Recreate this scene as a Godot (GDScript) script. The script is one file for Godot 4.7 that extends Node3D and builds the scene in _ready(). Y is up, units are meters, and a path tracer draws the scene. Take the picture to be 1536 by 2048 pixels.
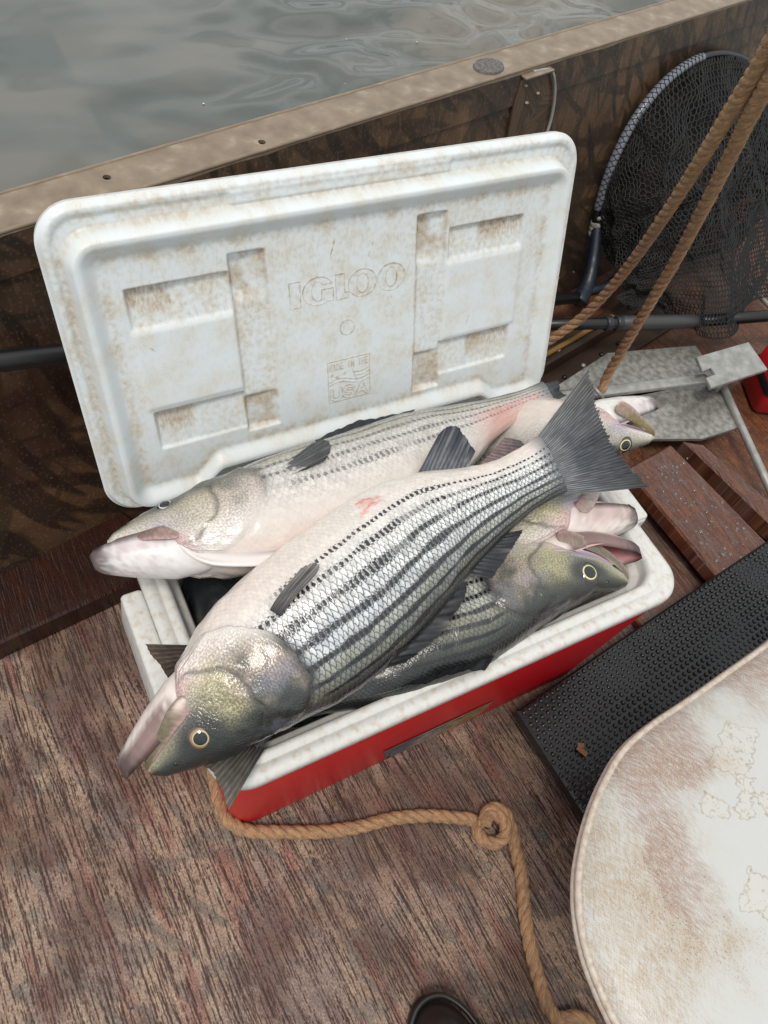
extends Node3D

# ------------------------------------------------------------------ helpers
var taken := {}
var N1 := FastNoiseLite.new()
var N2 := FastNoiseLite.new()
var N3 := FastNoiseLite.new()
var scale_edge := PackedFloat32Array()
var scale_high := PackedFloat32Array()
var rng := RandomNumberGenerator.new()


func numbered(called: String) -> String:
	if not taken.has(called):
		taken[called] = 0
		return called
	taken[called] += 1
	return "%s_%03d" % [called, taken[called]]


func thing(called: String, label: String, category: String, at := Vector3.ZERO, group := "") -> Node3D:
	var o := Node3D.new()
	o.name = numbered(called)
	add_child(o)
	o.position = at
	o.set_meta("label", label)
	o.set_meta("category", category)
	if group:
		o.set_meta("group", group)
	return o


func part(called: String, mesh: Mesh, m: Material, parent: Node, xf := Transform3D()) -> MeshInstance3D:
	var o := MeshInstance3D.new()
	o.name = called
	o.mesh = mesh
	o.material_override = m
	o.transform = xf
	parent.add_child(o, true)
	return o


func struct(called: String, mesh: Mesh, m: Material, label: String) -> MeshInstance3D:
	var o := part(called, mesh, m, self)
	o.set_meta("kind", "structure")
	o.set_meta("label", label)
	return o


func rgb(r: float, g: float, b: float) -> Color:
	return Color(r / 255.0, g / 255.0, b / 255.0)


func lin(r: float, g: float, b: float) -> Color:
	return rgb(r, g, b).srgb_to_linear()


func mat(c: Color, rough := 0.5, metal := 0.0) -> StandardMaterial3D:
	var m := StandardMaterial3D.new()
	m.albedo_color = c
	m.roughness = rough
	m.metallic = metal
	return m


func vmat(rough := 0.5, metal := 0.0) -> StandardMaterial3D:
	var m := mat(Color.WHITE, rough, metal)
	m.vertex_color_use_as_albedo = true
	return m


func texmat(tex: Array, rough := 0.5, relief := 0.0) -> StandardMaterial3D:
	var m := mat(Color.WHITE, rough)
	m.albedo_texture = tex[0]
	if relief != 0.0:
		m.heightmap_enabled = true
		m.heightmap_texture = tex[1]
		m.heightmap_scale = relief
	return m


# a cloudy texture with a colour ramp, laid on by position
func noisemat(freq: float, stops: Array, colours: Array, rough: float, metal := 0.0, tile := Vector3.ONE, octaves := 5, relief := 0.0, side := 512) -> StandardMaterial3D:
	var nz := FastNoiseLite.new()
	nz.seed = int(freq * 9173.0) % 977 + side
	nz.noise_type = FastNoiseLite.TYPE_SIMPLEX
	nz.frequency = freq
	nz.fractal_octaves = octaves
	var g := Gradient.new()
	g.offsets = PackedFloat32Array(stops)
	g.colors = PackedColorArray(colours)
	var t := NoiseTexture2D.new()
	t.width = side
	t.height = side
	t.seamless = true
	t.noise = nz
	t.color_ramp = g
	var m := mat(Color.WHITE, rough, metal)
	m.albedo_texture = t
	m.uv1_triplanar = true
	m.uv1_scale = tile
	if relief != 0.0:
		var t2 := NoiseTexture2D.new()
		t2.width = side
		t2.height = side
		t2.seamless = true
		t2.noise = nz
		m.heightmap_enabled = true
		m.heightmap_texture = t2
		m.heightmap_scale = relief
	return m


# computes a picture row by row on all cores; fn gives colour (sRGB) and height in alpha
func paint(w: int, h: int, fn: Callable) -> Array:
	var ra := []
	var rh := []
	ra.resize(h)
	rh.resize(h)
	var row := func(y: int) -> void:
		var a := PackedByteArray()
		var b := PackedFloat32Array()
		a.resize(w * 3)
		b.resize(w)
		for x in w:
			var c: Color = fn.call((x + 0.5) / w, (y + 0.5) / h)
			a[x * 3] = clampi(int(c.r * 255.0), 0, 255)
			a[x * 3 + 1] = clampi(int(c.g * 255.0), 0, 255)
			a[x * 3 + 2] = clampi(int(c.b * 255.0), 0, 255)
			b[x] = c.a
		ra[y] = a
		rh[y] = b.to_byte_array()
	var id := WorkerThreadPool.add_group_task(row, h)
	WorkerThreadPool.wait_for_group_task_completion(id)
	var all := PackedByteArray()
	var high := PackedByteArray()
	for y in h:
		all.append_array(ra[y])
		high.append_array(rh[y])
	return [ImageTexture.create_from_image(Image.create_from_data(w, h, false, Image.FORMAT_RGB8, all)), ImageTexture.create_from_image(Image.create_from_data(w, h, false, Image.FORMAT_RF, high))]


# a surface over nu x nv points (v runs fastest)
func grid(p: PackedVector3Array, nu: int, nv: int, uv := PackedVector2Array(), col := PackedColorArray(), flip := false) -> ArrayMesh:
	var idx := PackedInt32Array()
	for i in nu - 1:
		for j in nv - 1:
			var a := i * nv + j
			var b := a + nv
			if flip:
				idx.append_array([a, b, a + 1, a + 1, b, b + 1])
			else:
				idx.append_array([a, a + 1, b, a + 1, b + 1, b])
	var arr := []
	arr.resize(Mesh.ARRAY_MAX)
	arr[Mesh.ARRAY_VERTEX] = p
	arr[Mesh.ARRAY_INDEX] = idx
	if uv.size():
		arr[Mesh.ARRAY_TEX_UV] = uv
	if col.size():
		arr[Mesh.ARRAY_COLOR] = col
	var m := ArrayMesh.new()
	m.add_surface_from_arrays(Mesh.PRIMITIVE_TRIANGLES, arr)
	var st := SurfaceTool.new()
	st.create_from(m, 0)
	st.generate_normals()
	return st.commit()


func join(list: Array) -> ArrayMesh:
	var st := SurfaceTool.new()
	st.begin(Mesh.PRIMITIVE_TRIANGLES)
	for e in list:
		if e is Array:
			st.append_from(e[0], 0, e[1])
		else:
			st.append_from(e, 0, Transform3D())
	return st.commit()


func smooth_path(pts: Array, step: float) -> PackedVector3Array:
	var c := Curve3D.new()
	c.bake_interval = 0.004
	for i in pts.size():
		var a: Vector3 = pts[maxi(i - 1, 0)]
		var b: Vector3 = pts[mini(i + 1, pts.size() - 1)]
		var p: Vector3 = pts[i]
		var d := (b - a).normalized()
		var li := (p - a).length() / 3.0
		var lo := (b - p).length() / 3.0
		c.add_point(p, -d * li, d * lo)
	var out := PackedVector3Array()
	var L := c.get_baked_length()
	var n := maxi(2, int(L / step) + 1)
	for i in n:
		out.append(c.sample_baked(L * i / (n - 1), true))
	return out


# parallel frames along a path: [side, up] per point
func frames(path: PackedVector3Array) -> Array:
	var out := []
	var side := Vector3.ZERO
	for i in path.size():
		var t := (path[mini(i + 1, path.size() - 1)] - path[maxi(i - 1, 0)]).normalized()
		if i == 0:
			side = t.cross(Vector3.UP if absf(t.y) < 0.9 else Vector3.RIGHT).normalized()
		else:
			side = (side - t * side.dot(t)).normalized()
		out.append([side, side.cross(t).normalized(), t])
	return out


func tube(path: PackedVector3Array, radii, sides := 12, caps := true) -> ArrayMesh:
	var fr := frames(path)
	var p := PackedVector3Array()
	var uv := PackedVector2Array()
	var n := path.size()
	var l := 0.0
	var nu := 0
	for i in n:
		if i > 0:
			l += path[i].distance_to(path[i - 1])
		var r: float = radii[i] if radii is Array or radii is PackedFloat32Array else radii
		var rings := [r]
		if caps and i == 0:
			rings = [0.0, r * 0.85, r]
		elif caps and i == n - 1:
			rings = [r, r * 0.85, 0.0]
		for k in rings.size():
			nu += 1
			var off := Vector3.ZERO
			if caps and i == 0 and k < 2:
				off = -fr[i][2] * r * 0.15
			if caps and i == n - 1 and k > 0:
				off = fr[i][2] * r * 0.15
			for j in sides + 1:
				var a := TAU * j / sides
				p.append(path[i] + off + (fr[i][0] * cos(a) + fr[i][1] * sin(a)) * rings[k])
				uv.append(Vector2(l, float(j) / sides))
	return grid(p, nu, sides + 1, uv)


func rod(a: Vector3, b: Vector3, r: float, sides := 14) -> ArrayMesh:
	return tube(PackedVector3Array([a, a.lerp(b, 0.33), a.lerp(b, 0.66), b]), r, sides)


func ring_points(hx: float, hz: float, r: float, y: float, seg := 8, cx := 0.0, cz := 0.0) -> PackedVector3Array:
	var out := PackedVector3Array()
	r = minf(r, minf(hx, hz))
	for c in 4:
		var sx: float = [1, -1, -1, 1][c]
		var sz: float = [1, 1, -1, -1][c]
		for k in seg + 1:
			var a := PI / 2 * c + PI / 2 * k / seg
			out.append(Vector3(cx + sx * (hx - r) + r * cos(a), y, cz + sz * (hz - r) + r * sin(a)))
	out.append(out[0])
	return out


func loft(rings: Array, flip := true) -> ArrayMesh:
	var p := PackedVector3Array()
	for r in rings:
		p.append_array(r)
	return grid(p, rings.size(), rings[0].size(), PackedVector2Array(), PackedColorArray(), flip)


# rings given as [hx, hz, radius, y]
func loft_box(list: Array, seg := 8, flip := true) -> ArrayMesh:
	var rs := []
	for e in list:
		rs.append(ring_points(e[0], e[1], e[2], e[3], seg))
	return loft(rs, flip)


# a box with rounded edges, centred
func rbox(size: Vector3, b: float, seg := 3) -> ArrayMesh:
	var h := size / 2
	b = minf(b, minf(h.x, minf(h.y, h.z)) * 0.98)
	var rs := [ring_points(0.0001, 0.0001, 0.0001, -h.y, seg)]
	for k in 4:
		var a := PI / 2 * k / 3
		rs.append(ring_points(h.x - b + b * sin(a), h.z - b + b * sin(a), b, -h.y + b - b * cos(a), seg))
	for k in 4:
		var a := PI / 2 * k / 3
		rs.append(ring_points(h.x - b + b * cos(a), h.z - b + b * cos(a), b, h.y - b + b * sin(a), seg))
	rs.append(ring_points(0.0001, 0.0001, 0.0001, h.y, seg))
	return loft(rs)


# a slab of any outline (x, z), with a small chamfer at the top edge
func slab(poly: PackedVector2Array, y0: float, y1: float, b := 0.003) -> ArrayMesh:
	if Geometry2D.is_polygon_clockwise(poly):
		poly.reverse()
	var n := poly.size()
	var ins := PackedVector2Array()
	for i in n:
		var d1 := (poly[i] - poly[(i + n - 1) % n]).normalized()
		var d2 := (poly[(i + 1) % n] - poly[i]).normalized()
		var n1 := Vector2(-d1.y, d1.x)
		var n2 := Vector2(-d2.y, d2.x)
		var m := (n1 + n2).normalized()
		ins.append(poly[i] + m * b / maxf(0.4, m.dot(n1)))
	var tri := Geometry2D.triangulate_polygon(ins)
	var st := SurfaceTool.new()
	st.begin(Mesh.PRIMITIVE_TRIANGLES)
	st.set_smooth_group(-1)
	var quad := func(a: Vector3, bb: Vector3, c: Vector3, d: Vector3) -> void:
		for q in [a, bb, c, a, c, d]:
			st.set_uv(Vector2(q.x, q.z))
			st.add_vertex(q)
	var v3 := func(q: Vector2, y: float) -> Vector3: return Vector3(q.x, y, q.y)
	for i in n:
		var j := (i + 1) % n
		quad.call(v3.call(poly[i], y0), v3.call(poly[j], y0), v3.call(poly[j], y1 - b), v3.call(poly[i], y1 - b))
		quad.call(v3.call(poly[i], y1 - b), v3.call(poly[j], y1 - b), v3.call(ins[j], y1), v3.call(ins[i], y1))
	for k in range(0, tri.size(), 3):
		var a: Vector2 = ins[tri[k]]
		var c: Vector2 = ins[tri[k + 1]]
		var d: Vector2 = ins[tri[k + 2]]
		var order := [a, c, d]
		if (c - a).cross(d - a) < 0:
			order = [a, d, c]
		for q in order:
			st.set_uv(q)
			st.add_vertex(v3.call(q, y1))
		order.reverse()
		for q in order:
			st.set_uv(q)
			st.add_vertex(v3.call(q, y0))
	st.generate_normals()
	return st.commit()


func v2(list: Array) -> PackedVector2Array:
	var o := PackedVector2Array()
	for e in list:
		o.append(Vector2(e[0], e[1]))
	return o


func stepf(a: float, b: float, x: float) -> float:
	var t := clampf((x - a) / (b - a), 0.0, 1.0)
	return t * t * (3.0 - 2.0 * t)


func table(t: Array, x: float, k := 1) -> float:
	var n := t.size()
	if x <= t[0][0]:
		return t[0][k]
	for i in range(1, n):
		if x <= t[i][0]:
			var f: float = (x - t[i - 1][0]) / (t[i][0] - t[i - 1][0])
			return lerpf(t[i - 1][k], t[i][k], f)
	return t[n - 1][k]


func table_color(t: Array, x: float) -> Color:
	var n := t.size()
	if x <= t[0][0]:
		return t[0][1]
	for i in range(1, n):
		if x <= t[i][0]:
			return t[i - 1][1].lerp(t[i][1], (x - t[i - 1][0]) / (t[i][0] - t[i - 1][0]))
	return t[n - 1][1]


func hash1(a: float, b: float) -> float:
	return fposmod(sin(a * 127.1 + b * 311.7) * 43758.5453, 1.0)


# ------------------------------------------------------------------ fish
func make_scale_tile() -> void:
	# one period of a lattice of overlapping scales: one column by two rows, 64 x 64
	scale_edge.resize(4096)
	scale_high.resize(4096)
	for y in 64:
		for x in 64:
			var fx := x / 64.0
			var fy := y / 32.0
			var best := 1e9
			var e := 0.0
			var h := 0.0
			for r in range(-1, 4):
				for c in range(-2, 3):
					var cx := c + 0.25 + (0.5 if posmod(r, 2) == 1 else 0.0)
					var cy := r + 0.5
					var dx := (fx - cx) / 0.80
					var dy := (fy - cy) / 1.02
					var d := sqrt(dx * dx + dy * dy)
					if d < 1.0 and cx < best:
						best = cx
						e = d
						h = dx
			scale_edge[y * 64 + x] = smoothstep(0.72, 0.95, e)
			scale_high[y * 64 + x] = clampf(0.5 + h * 0.5, 0, 1) * (1.0 - smoothstep(0.9, 1.0, e) * 0.6)


func fish_color(u: float, v: float, k: Dictionary) -> Color:
	var te: float = k.te
	var q := u / te
	var qe := 1.0 - 1.45 * pow(absf(v - 0.42), 1.6) + N1.get_noise_2d(v * 60.0, 7.0) * 0.03
	var big := N1.get_noise_2d(u * 26.0, v * 9.0)
	var fine := N2.get_noise_2d(u * 620.0, v * 220.0)
	var c: Color
	var high := 0.5
	var pale: float = k.pale
	# colours across the flank, back to belly
	var body: Color = table_color(k.body, v + big * 0.035)
	var r := (u - te) / (1.0 - te)
	var cols: float = k.cols
	var su := r * cols + N1.get_noise_2d(u * 60.0 + 33.0, v * 30.0) * 0.6 + fine * 0.06
	var sv := v * 38.0 + N1.get_noise_2d(u * 40.0, v * 40.0) * 0.5
	var ix := int(fposmod(su, 1.0) * 64.0) & 63
	var iy := int(fposmod(sv * 0.5, 1.0) * 64.0) & 63
	var e := scale_edge[iy * 64 + ix]
	var hh := scale_high[iy * 64 + ix]
	if q > qe:
		c = body
		var cell := hash1(floorf(su + 0.25), floorf(sv))
		var lum := 1.0 + ((cell - 0.5) * 0.24 + fine * 0.12 + (hh - 0.5) * (0.30 + 0.5 * (1.0 - stepf(0.15, 0.4, v)))) * (1.0 - 0.7 * stepf(0.5, 0.7, v)) * (1.0 - 0.6 * pale)
		c = Color(c.r * lum, c.g * lum, c.b * lum)
		# iridescence, blue and green among the front stripes
		var iri: float = stepf(0.28, 0.4, v) * (1.0 - stepf(0.5, 0.6, v)) * (1.0 - stepf(0.15, 0.4, r)) * k.iri
		iri *= clampf(0.55 + 1.4 * N1.get_noise_2d(u * 90.0, v * 120.0), 0.0, 1.0)
		c = c.lerp(rgb(150, 176, 224), iri * 0.5 * clampf(0.4 + 1.6 * fine, 0.0, 1.0))
		var gold := stepf(0.08, 0.2, v) * (1.0 - stepf(0.28, 0.4, v)) * clampf(0.4 + N1.get_noise_2d(u * 50.0 + 40.0, v * 30.0), 0.0, 1.0)
		c = c.lerp(rgb(150, 142, 104), gold * 0.35)
		# dark edges of the scales
		var es: float = lerpf(k.edge, k.edge * 0.07, stepf(0.46, 0.68, v))
		c = c.lerp(rgb(44, 48, 54), e * es * (0.75 + 0.35 * fine))
		# stripes of dashes along every third row
		var s := (sv - 4.5) / 3.0
		var ks := roundf(s)
		if ks >= 0.0 and ks <= k.rows:
			var ds := absf(s - ks) * 3.0 + N1.get_noise_2d(u * 90.0, ks * 31.0) * 0.22 + 0.18 * fine
			var open := stepf(0.5, k.rows - 0.5, ks + big * 0.8)
			var dx := absf(fposmod(su + 0.5 * fposmod(floorf(sv), 2.0) + 0.1 * fine, 1.0) - 0.5)
			var band := 1.0 - stepf(0.30, 0.72, ds)
			var dot := 1.0 - stepf(0.50, 0.95, sqrt(dx * dx * 6.5 + ds * ds * 1.5))
			var m := lerpf(band * (1.0 - 0.35 * stepf(0.36, 0.5, dx)), dot, open)
			var gap := clampf(1.45 + 1.1 * N2.get_noise_2d(u * 22.0, ks * 17.0 + 3.0) - 0.25 * open, 0.2, 1.0)
			m *= gap * (0.95 + 0.2 * fine) * stepf(0.0, 0.06, r + 0.02 * ks)
			if ks >= k.rows:
				m *= stepf(0.0, 0.12, r)
			c = c.lerp(rgb(19, 19, 23), clampf(m * k.ink * 1.1, 0.0, 0.97))
		# pink flush of the belly
		var flush := stepf(0.55, 0.8, v) * clampf(0.3 + 0.9 * N3.get_noise_2d(u * 16.0 + 9.0, v * 7.0), 0.0, 1.0)
		c = c.lerp(rgb(226, 186, 172), flush * 0.27 * k.pink)
		if k.has("tailpink"):
			c = c.lerp(rgb(206, 120, 108), stepf(0.62, 0.8, r) * (1.0 - stepf(0.93, 1.0, r)) * stepf(0.35, 0.5, v) * (1.0 - stepf(0.85, 1.0, v)) * 0.5 * clampf(0.8 + big + fine, 0.3, 1.2))
		# towards the tail root everything darkens to slate
		c = c.lerp(rgb(66, 72, 80), stepf(0.93, 1.02, r) * 0.75)
		if k.has("sore"):
			var sp: Vector2 = k.sore
			var dd := Vector2((u - sp.x) / 0.036, (v - sp.y) / 0.055).length() + N1.get_noise_2d(u * 160.0, v * 80.0) * 0.9
			c = c.lerp(rgb(214, 84, 70), (1.0 - stepf(0.25, 1.0, dd)) * 0.8 * clampf(0.75 + fine * 1.2, 0.3, 1.0))
			dd = Vector2((u - sp.x - 0.008) / 0.016, (v - sp.y - 0.075) / 0.022).length() + N1.get_noise_2d(u * 160.0, v * 80.0) * 0.9
			c = c.lerp(rgb(220, 110, 92), (1.0 - stepf(0.3, 1.0, dd)) * 0.6)
		high = hh * lerpf(0.50, 0.14, stepf(0.5, 0.72, v)) + fine * 0.04
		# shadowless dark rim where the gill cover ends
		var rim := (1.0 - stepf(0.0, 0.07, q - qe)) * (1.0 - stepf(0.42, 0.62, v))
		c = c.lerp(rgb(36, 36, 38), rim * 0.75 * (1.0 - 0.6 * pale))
	else:
		c = table_color(k.head, v + big * 0.05)
		var sx := u * 150.0 / te * 0.36
		var ix2 := int(fposmod(sx + fine * 0.1, 1.0) * 64.0) & 63
		var iy2 := int(fposmod(v * 24.0 + fine * 0.1, 1.0) * 64.0) & 63
		var e2 := scale_edge[iy2 * 64 + ix2]
		var scaly := stepf(0.34, 0.46, q) * stepf(0.1, 0.25, v) * (1.0 - stepf(0.58, 0.74, v))
		var blot := N1.get_noise_2d(u * 44.0 + 5.0, v * 16.0 + 2.0)
		# golden cheek
		var cheek := stepf(0.36, 0.48, q) * (1.0 - stepf(0.60, 0.72, q)) * stepf(0.26, 0.4, v) * (1.0 - stepf(0.6, 0.72, v))
		c = c.lerp(rgb(176, 166, 126), cheek * clampf(0.40 + blot * 0.7 + fine * 0.3, 0.0, 1.0) * 0.8 * (1.0 - 0.75 * pale))
		# slate and mauve gill cover
		var oper := stepf(0.56, 0.74, q) * stepf(0.14, 0.3, v) * (1.0 - stepf(0.50, 0.66, v + blot * 0.06))
		var deep := N1.get_noise_2d(u * 120.0 + 15.0, v * 42.0)
		c = c.lerp(rgb(54, 58, 56).lerp(rgb(172, 152, 140), clampf((v - 0.33) * 3.4 + blot * 1.3 + deep * 0.8, 0.0, 1.0)), oper * 0.85 * (1.0 - 0.75 * pale))
		c = c.lerp(rgb(120, 122, 140), clampf(N1.get_noise_2d(u * 70.0 + 60.0, v * 24.0) * 1.6 - 0.1, 0.0, 0.5) * stepf(0.5, 0.7, q) * (1.0 - stepf(0.5, 0.7, v)) * (1.0 - pale))
		var mauve := (1.0 - stepf(0.0, 0.12, absf(q - 0.33))) * stepf(0.46, 0.58, v) * (1.0 - stepf(0.72, 0.85, v))
		c = c.lerp(rgb(172, 164, 190), mauve * 0.6)
		# rosy mouth corner and throat
		var rosy := (1.0 - stepf(0.0, 0.16, absf(q - 0.42))) * stepf(0.6, 0.72, v)
		c = c.lerp(rgb(206, 160, 158), rosy * 0.6)
		if q < 0.42:
			c = c.lerp(rgb(196, 140, 142), stepf(0.82, 0.95, v) * 0.8)
		# dark round the eye
		var de := Vector2((q - k.eyeq) / 0.17, (v - k.eyev) / 0.13).length()
		c = c.lerp(rgb(30, 33, 34), (1.0 - stepf(0.50, 1.15, de)) * 0.85 * (1.0 - 0.6 * pale))
		c = c.lerp(rgb(52, 50, 44), e2 * scaly * 0.34 * (1.0 - 0.6 * pale))
		var lum2 := 1.0 + fine * 0.22 + blot * 0.14
		c = Color(c.r * lum2, c.g * lum2, c.b * lum2)
		# creases: edge of the cheek plate and folds under the gill cover
		var pre := absf(q - qe * 0.68 - 0.008 * sin(v * 26.0) - 0.02 * blot) / 0.016
		var crease := exp(-pre * pre) * stepf(0.15, 0.3, v) * (1.0 - stepf(0.7, 0.85, v))
		c = c.lerp(rgb(60, 56, 52), crease * 0.45)
		var folds := stepf(0.74, 0.82, v) * (1.0 - stepf(0.97, 1.0, v)) * stepf(0.42, 0.5, q) * pow(0.5 + 0.5 * sin(v * 150.0 + q * 5.0), 6.0)
		c = c.lerp(rgb(150, 120, 118), folds * 0.5)
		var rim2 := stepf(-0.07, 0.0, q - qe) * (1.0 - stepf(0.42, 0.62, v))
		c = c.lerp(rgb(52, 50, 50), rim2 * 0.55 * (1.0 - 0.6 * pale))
		c = c.lerp(body, stepf(-0.16, 0.0, q - qe) * stepf(0.46, 0.6, v) * 0.8)
		high = 0.5 + scale_high[iy2 * 64 + ix2] * 0.15 * scaly - crease * 0.5 - folds * 0.5 + fine * 0.10 + blot * 0.25
	return Color(c.r, c.g, c.b, high)


const SHAPE := [[0.0, 0.004, 0.004, 0.006], [0.012, 0.014, 0.010, 0.013], [0.05, 0.030, 0.015, 0.023], [0.1, 0.047, 0.023, 0.034], [0.13, 0.055, 0.041, 0.039], [0.155, 0.062, 0.055, 0.043], [0.18, 0.066, 0.060, 0.046], [0.211, 0.071, 0.070, 0.049], [0.263, 0.079, 0.078, 0.054], [0.316, 0.086, 0.082, 0.057], [0.368, 0.090, 0.084, 0.058], [0.42, 0.091, 0.086, 0.058], [0.526, 0.087, 0.085, 0.055], [0.58, 0.084, 0.082, 0.053], [0.632, 0.080, 0.078, 0.049], [0.684, 0.075, 0.069, 0.043], [0.737, 0.067, 0.058, 0.037], [0.789, 0.059, 0.047, 0.031], [0.842, 0.050, 0.039, 0.025], [0.895, 0.043, 0.035, 0.019], [0.947, 0.040, 0.036, 0.014], [1.0, 0.041, 0.041, 0.009]]


const JAW := [[-0.40, 0.014, 0.036], [-0.15, 0.025, 0.042], [0.10, 0.033, 0.0425], [0.4, 0.030, 0.036], [0.75, 0.023, 0.027], [1.0, 0.017, 0.024]]


class Fish:
	var root: Node3D
	var pts: PackedVector3Array
	var dors: Array
	var length: float
	var te: float
	var sc: Vector3      # scale of depth above, depth below, width
	var side := 1.0
	var hs := 1.0        # size of the head parts
	var taper := 0.0

	func frame(t: float) -> Array:
		var n := pts.size()
		var x := clampf(t, 0.0, 1.0) * (n - 1)
		var i := mini(int(x), n - 2)
		var p := pts[i].lerp(pts[i + 1], x - i)
		var a := pts[maxi(i - 2, 0)]
		var b := pts[mini(i + 3, n - 1)]
		var T := (b - a).normalized()
		if t < 0.0:
			p += (pts[0] - pts[3]).normalized() * (-t) * length
		elif t > 1.0:
			p += (pts[n - 1] - pts[n - 4]).normalized() * (t - 1.0) * length
		var y := clampf(t, 0.0, 1.0) * (dors.size() - 1)
		var k := mini(int(y), dors.size() - 2)
		var D: Vector3 = dors[k].lerp(dors[k + 1], y - k)
		D = (D - T * D.dot(T)).normalized()
		var N := T.cross(D).normalized()
		if N.y < 0.0:
			N = -N
		return [p, T, D, N]

	func at(t: float, d: float, n: float) -> Vector3:
		var f := frame(t)
		return f[0] + f[2] * d + f[3] * n


func shape_at(f: Fish, t: float) -> Vector3:
	# the table's head ends at 0.30; a fish with a shorter head compresses it
	var x := t / f.te * 0.30 if t < f.te else 0.30 + (t - f.te) / (1.0 - f.te) * 0.70
	var thin := 1.0 - f.taper * stepf(0.6, 1.0, t)
	return Vector3(table(SHAPE, x, 1) * f.sc.x * thin, table(SHAPE, x, 2) * f.sc.y * thin, table(SHAPE, x, 3) * f.sc.z * thin)


func flank_width(f: Fish, t: float, d: float) -> float:
	var s := shape_at(f, t)
	var x := clampf(d / (s.x if d > 0 else s.y), -1.0, 1.0)
	var e := 0.92 if d > 0.0 else lerpf(0.42, 0.92, stepf(0.36, 0.62, t / f.te))
	return s.z * pow(maxf(0.0, 1.0 - pow(absf(x), 2.0 / e)), e * 0.5)


func fish_body(f: Fish) -> ArrayMesh:
	var nu := 220
	var nv := 97
	var p := PackedVector3Array()
	var uv := PackedVector2Array()
	for i in nu:
		var t := pow(float(i) / (nu - 1), 1.25)
		var fr := f.frame(t)
		var s := shape_at(f, t)
		var q := t / f.te
		for j in nv:
			var a := TAU * j / (nv - 1)
			var v := absf(wrapf(a, -PI, PI)) / PI
			var c := cos(a)
			var sn := sin(a)
			var ex := 0.92 if c > 0.0 else lerpf(0.42, 0.92, stepf(0.36, 0.62, q))
			var d := (s.x if c > 0 else s.y) * signf(c) * pow(absf(c), ex)
			var n := s.z * signf(sn) * pow(absf(sn), ex)
			var qe := 1.0 - 1.45 * pow(absf(v - 0.42), 1.6)
			var grow := 1.0 - stepf(qe - 0.025, qe + 0.02, q)
			var disp := 0.0026 * grow * stepf(0.45, 0.8, q / qe) * stepf(0.05, 0.18, v) * (1.0 - stepf(0.85, 0.97, v))
			disp -= 0.0009 * exp(-pow((q - qe * 0.68) / 0.03, 2.0)) * stepf(0.15, 0.3, v) * (1.0 - stepf(0.7, 0.85, v))
			disp += (0.0012 + 0.0022 * grow * stepf(0.4, 0.6, q)) * N1.get_noise_2d(t * 90.0 + f.te * 100.0, v * 34.0) * stepf(0.2, 0.4, q)
			p.append(fr[0] + fr[2] * (d + disp * c) + fr[3] * (n + disp * sn))
			uv.append(Vector2(t, v))
	# close the snout
	return grid(p, nu, nv, uv)


# a fin between a base line and an outer edge, both lists of points; thin, rayed and a little rippled
func fin_mesh(base: Array, edge: Array, c0: Color, c1: Color, rays: int, bulge := Vector3.ZERO, fray := 0.02, dark := 0.55) -> ArrayMesh:
	var nu := rays * 5 + 1
	var nv := 18
	var bp := []
	var ep := []
	var bl := smooth_path(base, 0.002)
	var el := smooth_path(edge, 0.002)
	for i in nu:
		var x := float(i) / (nu - 1)
		bp.append(bl[int(x * (bl.size() - 1))].lerp(bl[mini(int(x * (bl.size() - 1)) + 1, bl.size() - 1)], fposmod(x * (bl.size() - 1), 1.0)))
		ep.append(el[int(x * (el.size() - 1))].lerp(el[mini(int(x * (el.size() - 1)) + 1, el.size() - 1)], fposmod(x * (el.size() - 1), 1.0)))
	var p := PackedVector3Array()
	var col := PackedColorArray()
	var mid: Vector3 = ((ep[nu / 2] as Vector3) - (bp[nu / 2] as Vector3))
	var along: Vector3 = ((bp[nu - 1] as Vector3) - (bp[0] as Vector3))
	if along.length() < 0.004:
		along = (ep[nu - 1] as Vector3) - (ep[0] as Vector3)
	var nrm := mid.cross(along).normalized()
	var half := []
	for side in [1.0, -1.0]:
		p = PackedVector3Array()
		col = PackedColorArray()
		for i in nu:
			var x := float(i) / (nu - 1)
			var ph := x * rays
			var ray := pow(absf(cos(PI * ph)), 2.0)
			var fr := 1.0 - fray * hash1(floorf(ph + 0.5), 3.0) - fray * 0.6 * (1.0 - ray)
			for j in nv:
				var y := float(j) / (nv - 1)
				var q: Vector3 = (bp[i] as Vector3).lerp(ep[i], y * fr)
				var ripple := (sin(x * 9.0 + y * 2.0) * 0.0022 + sin(x * 23.0 + 1.0) * 0.0011) * y
				var thick := lerpf(0.0016, 0.0004, y) * (0.4 + 0.6 * ray) + 0.0002
				q += nrm * (ripple + side * thick) + bulge * sin(PI * 0.5 * y) * y
				p.append(q)
				var c := c0.lerp(c1, y)
				if rays > 25:
					c = c.lerp(lin(40, 54, 74), sin(PI * x) * stepf(0.12, 0.45, y) * (1.0 - 0.55 * y) * 0.85)
					c = c.lerp(lin(128, 128, 126), x * x * y * 0.6)
					c *= 1.0 + 0.9 * N2.get_noise_2d(x * 420.0, y * 9.0) * stepf(0.0, 0.2, y)
				var fork := 1.0
				if y > 0.5:
					fork = 0.75 + 0.25 * pow(absf(cos(TAU * ph)), 1.5)
				var w := lerpf(dark, 1.0, ray) * fork * (0.9 + 0.35 * N2.get_noise_2d(x * 300.0, y * 22.0))
				w *= 1.0 + 0.25 * N1.get_noise_2d(x * 30.0, y * 30.0)
				col.append(Color(c.r * w, c.g * w, c.b * w))
		half.append(grid(p, nu, nv, PackedVector2Array(), col, side < 0))
	return join(half)


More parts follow.
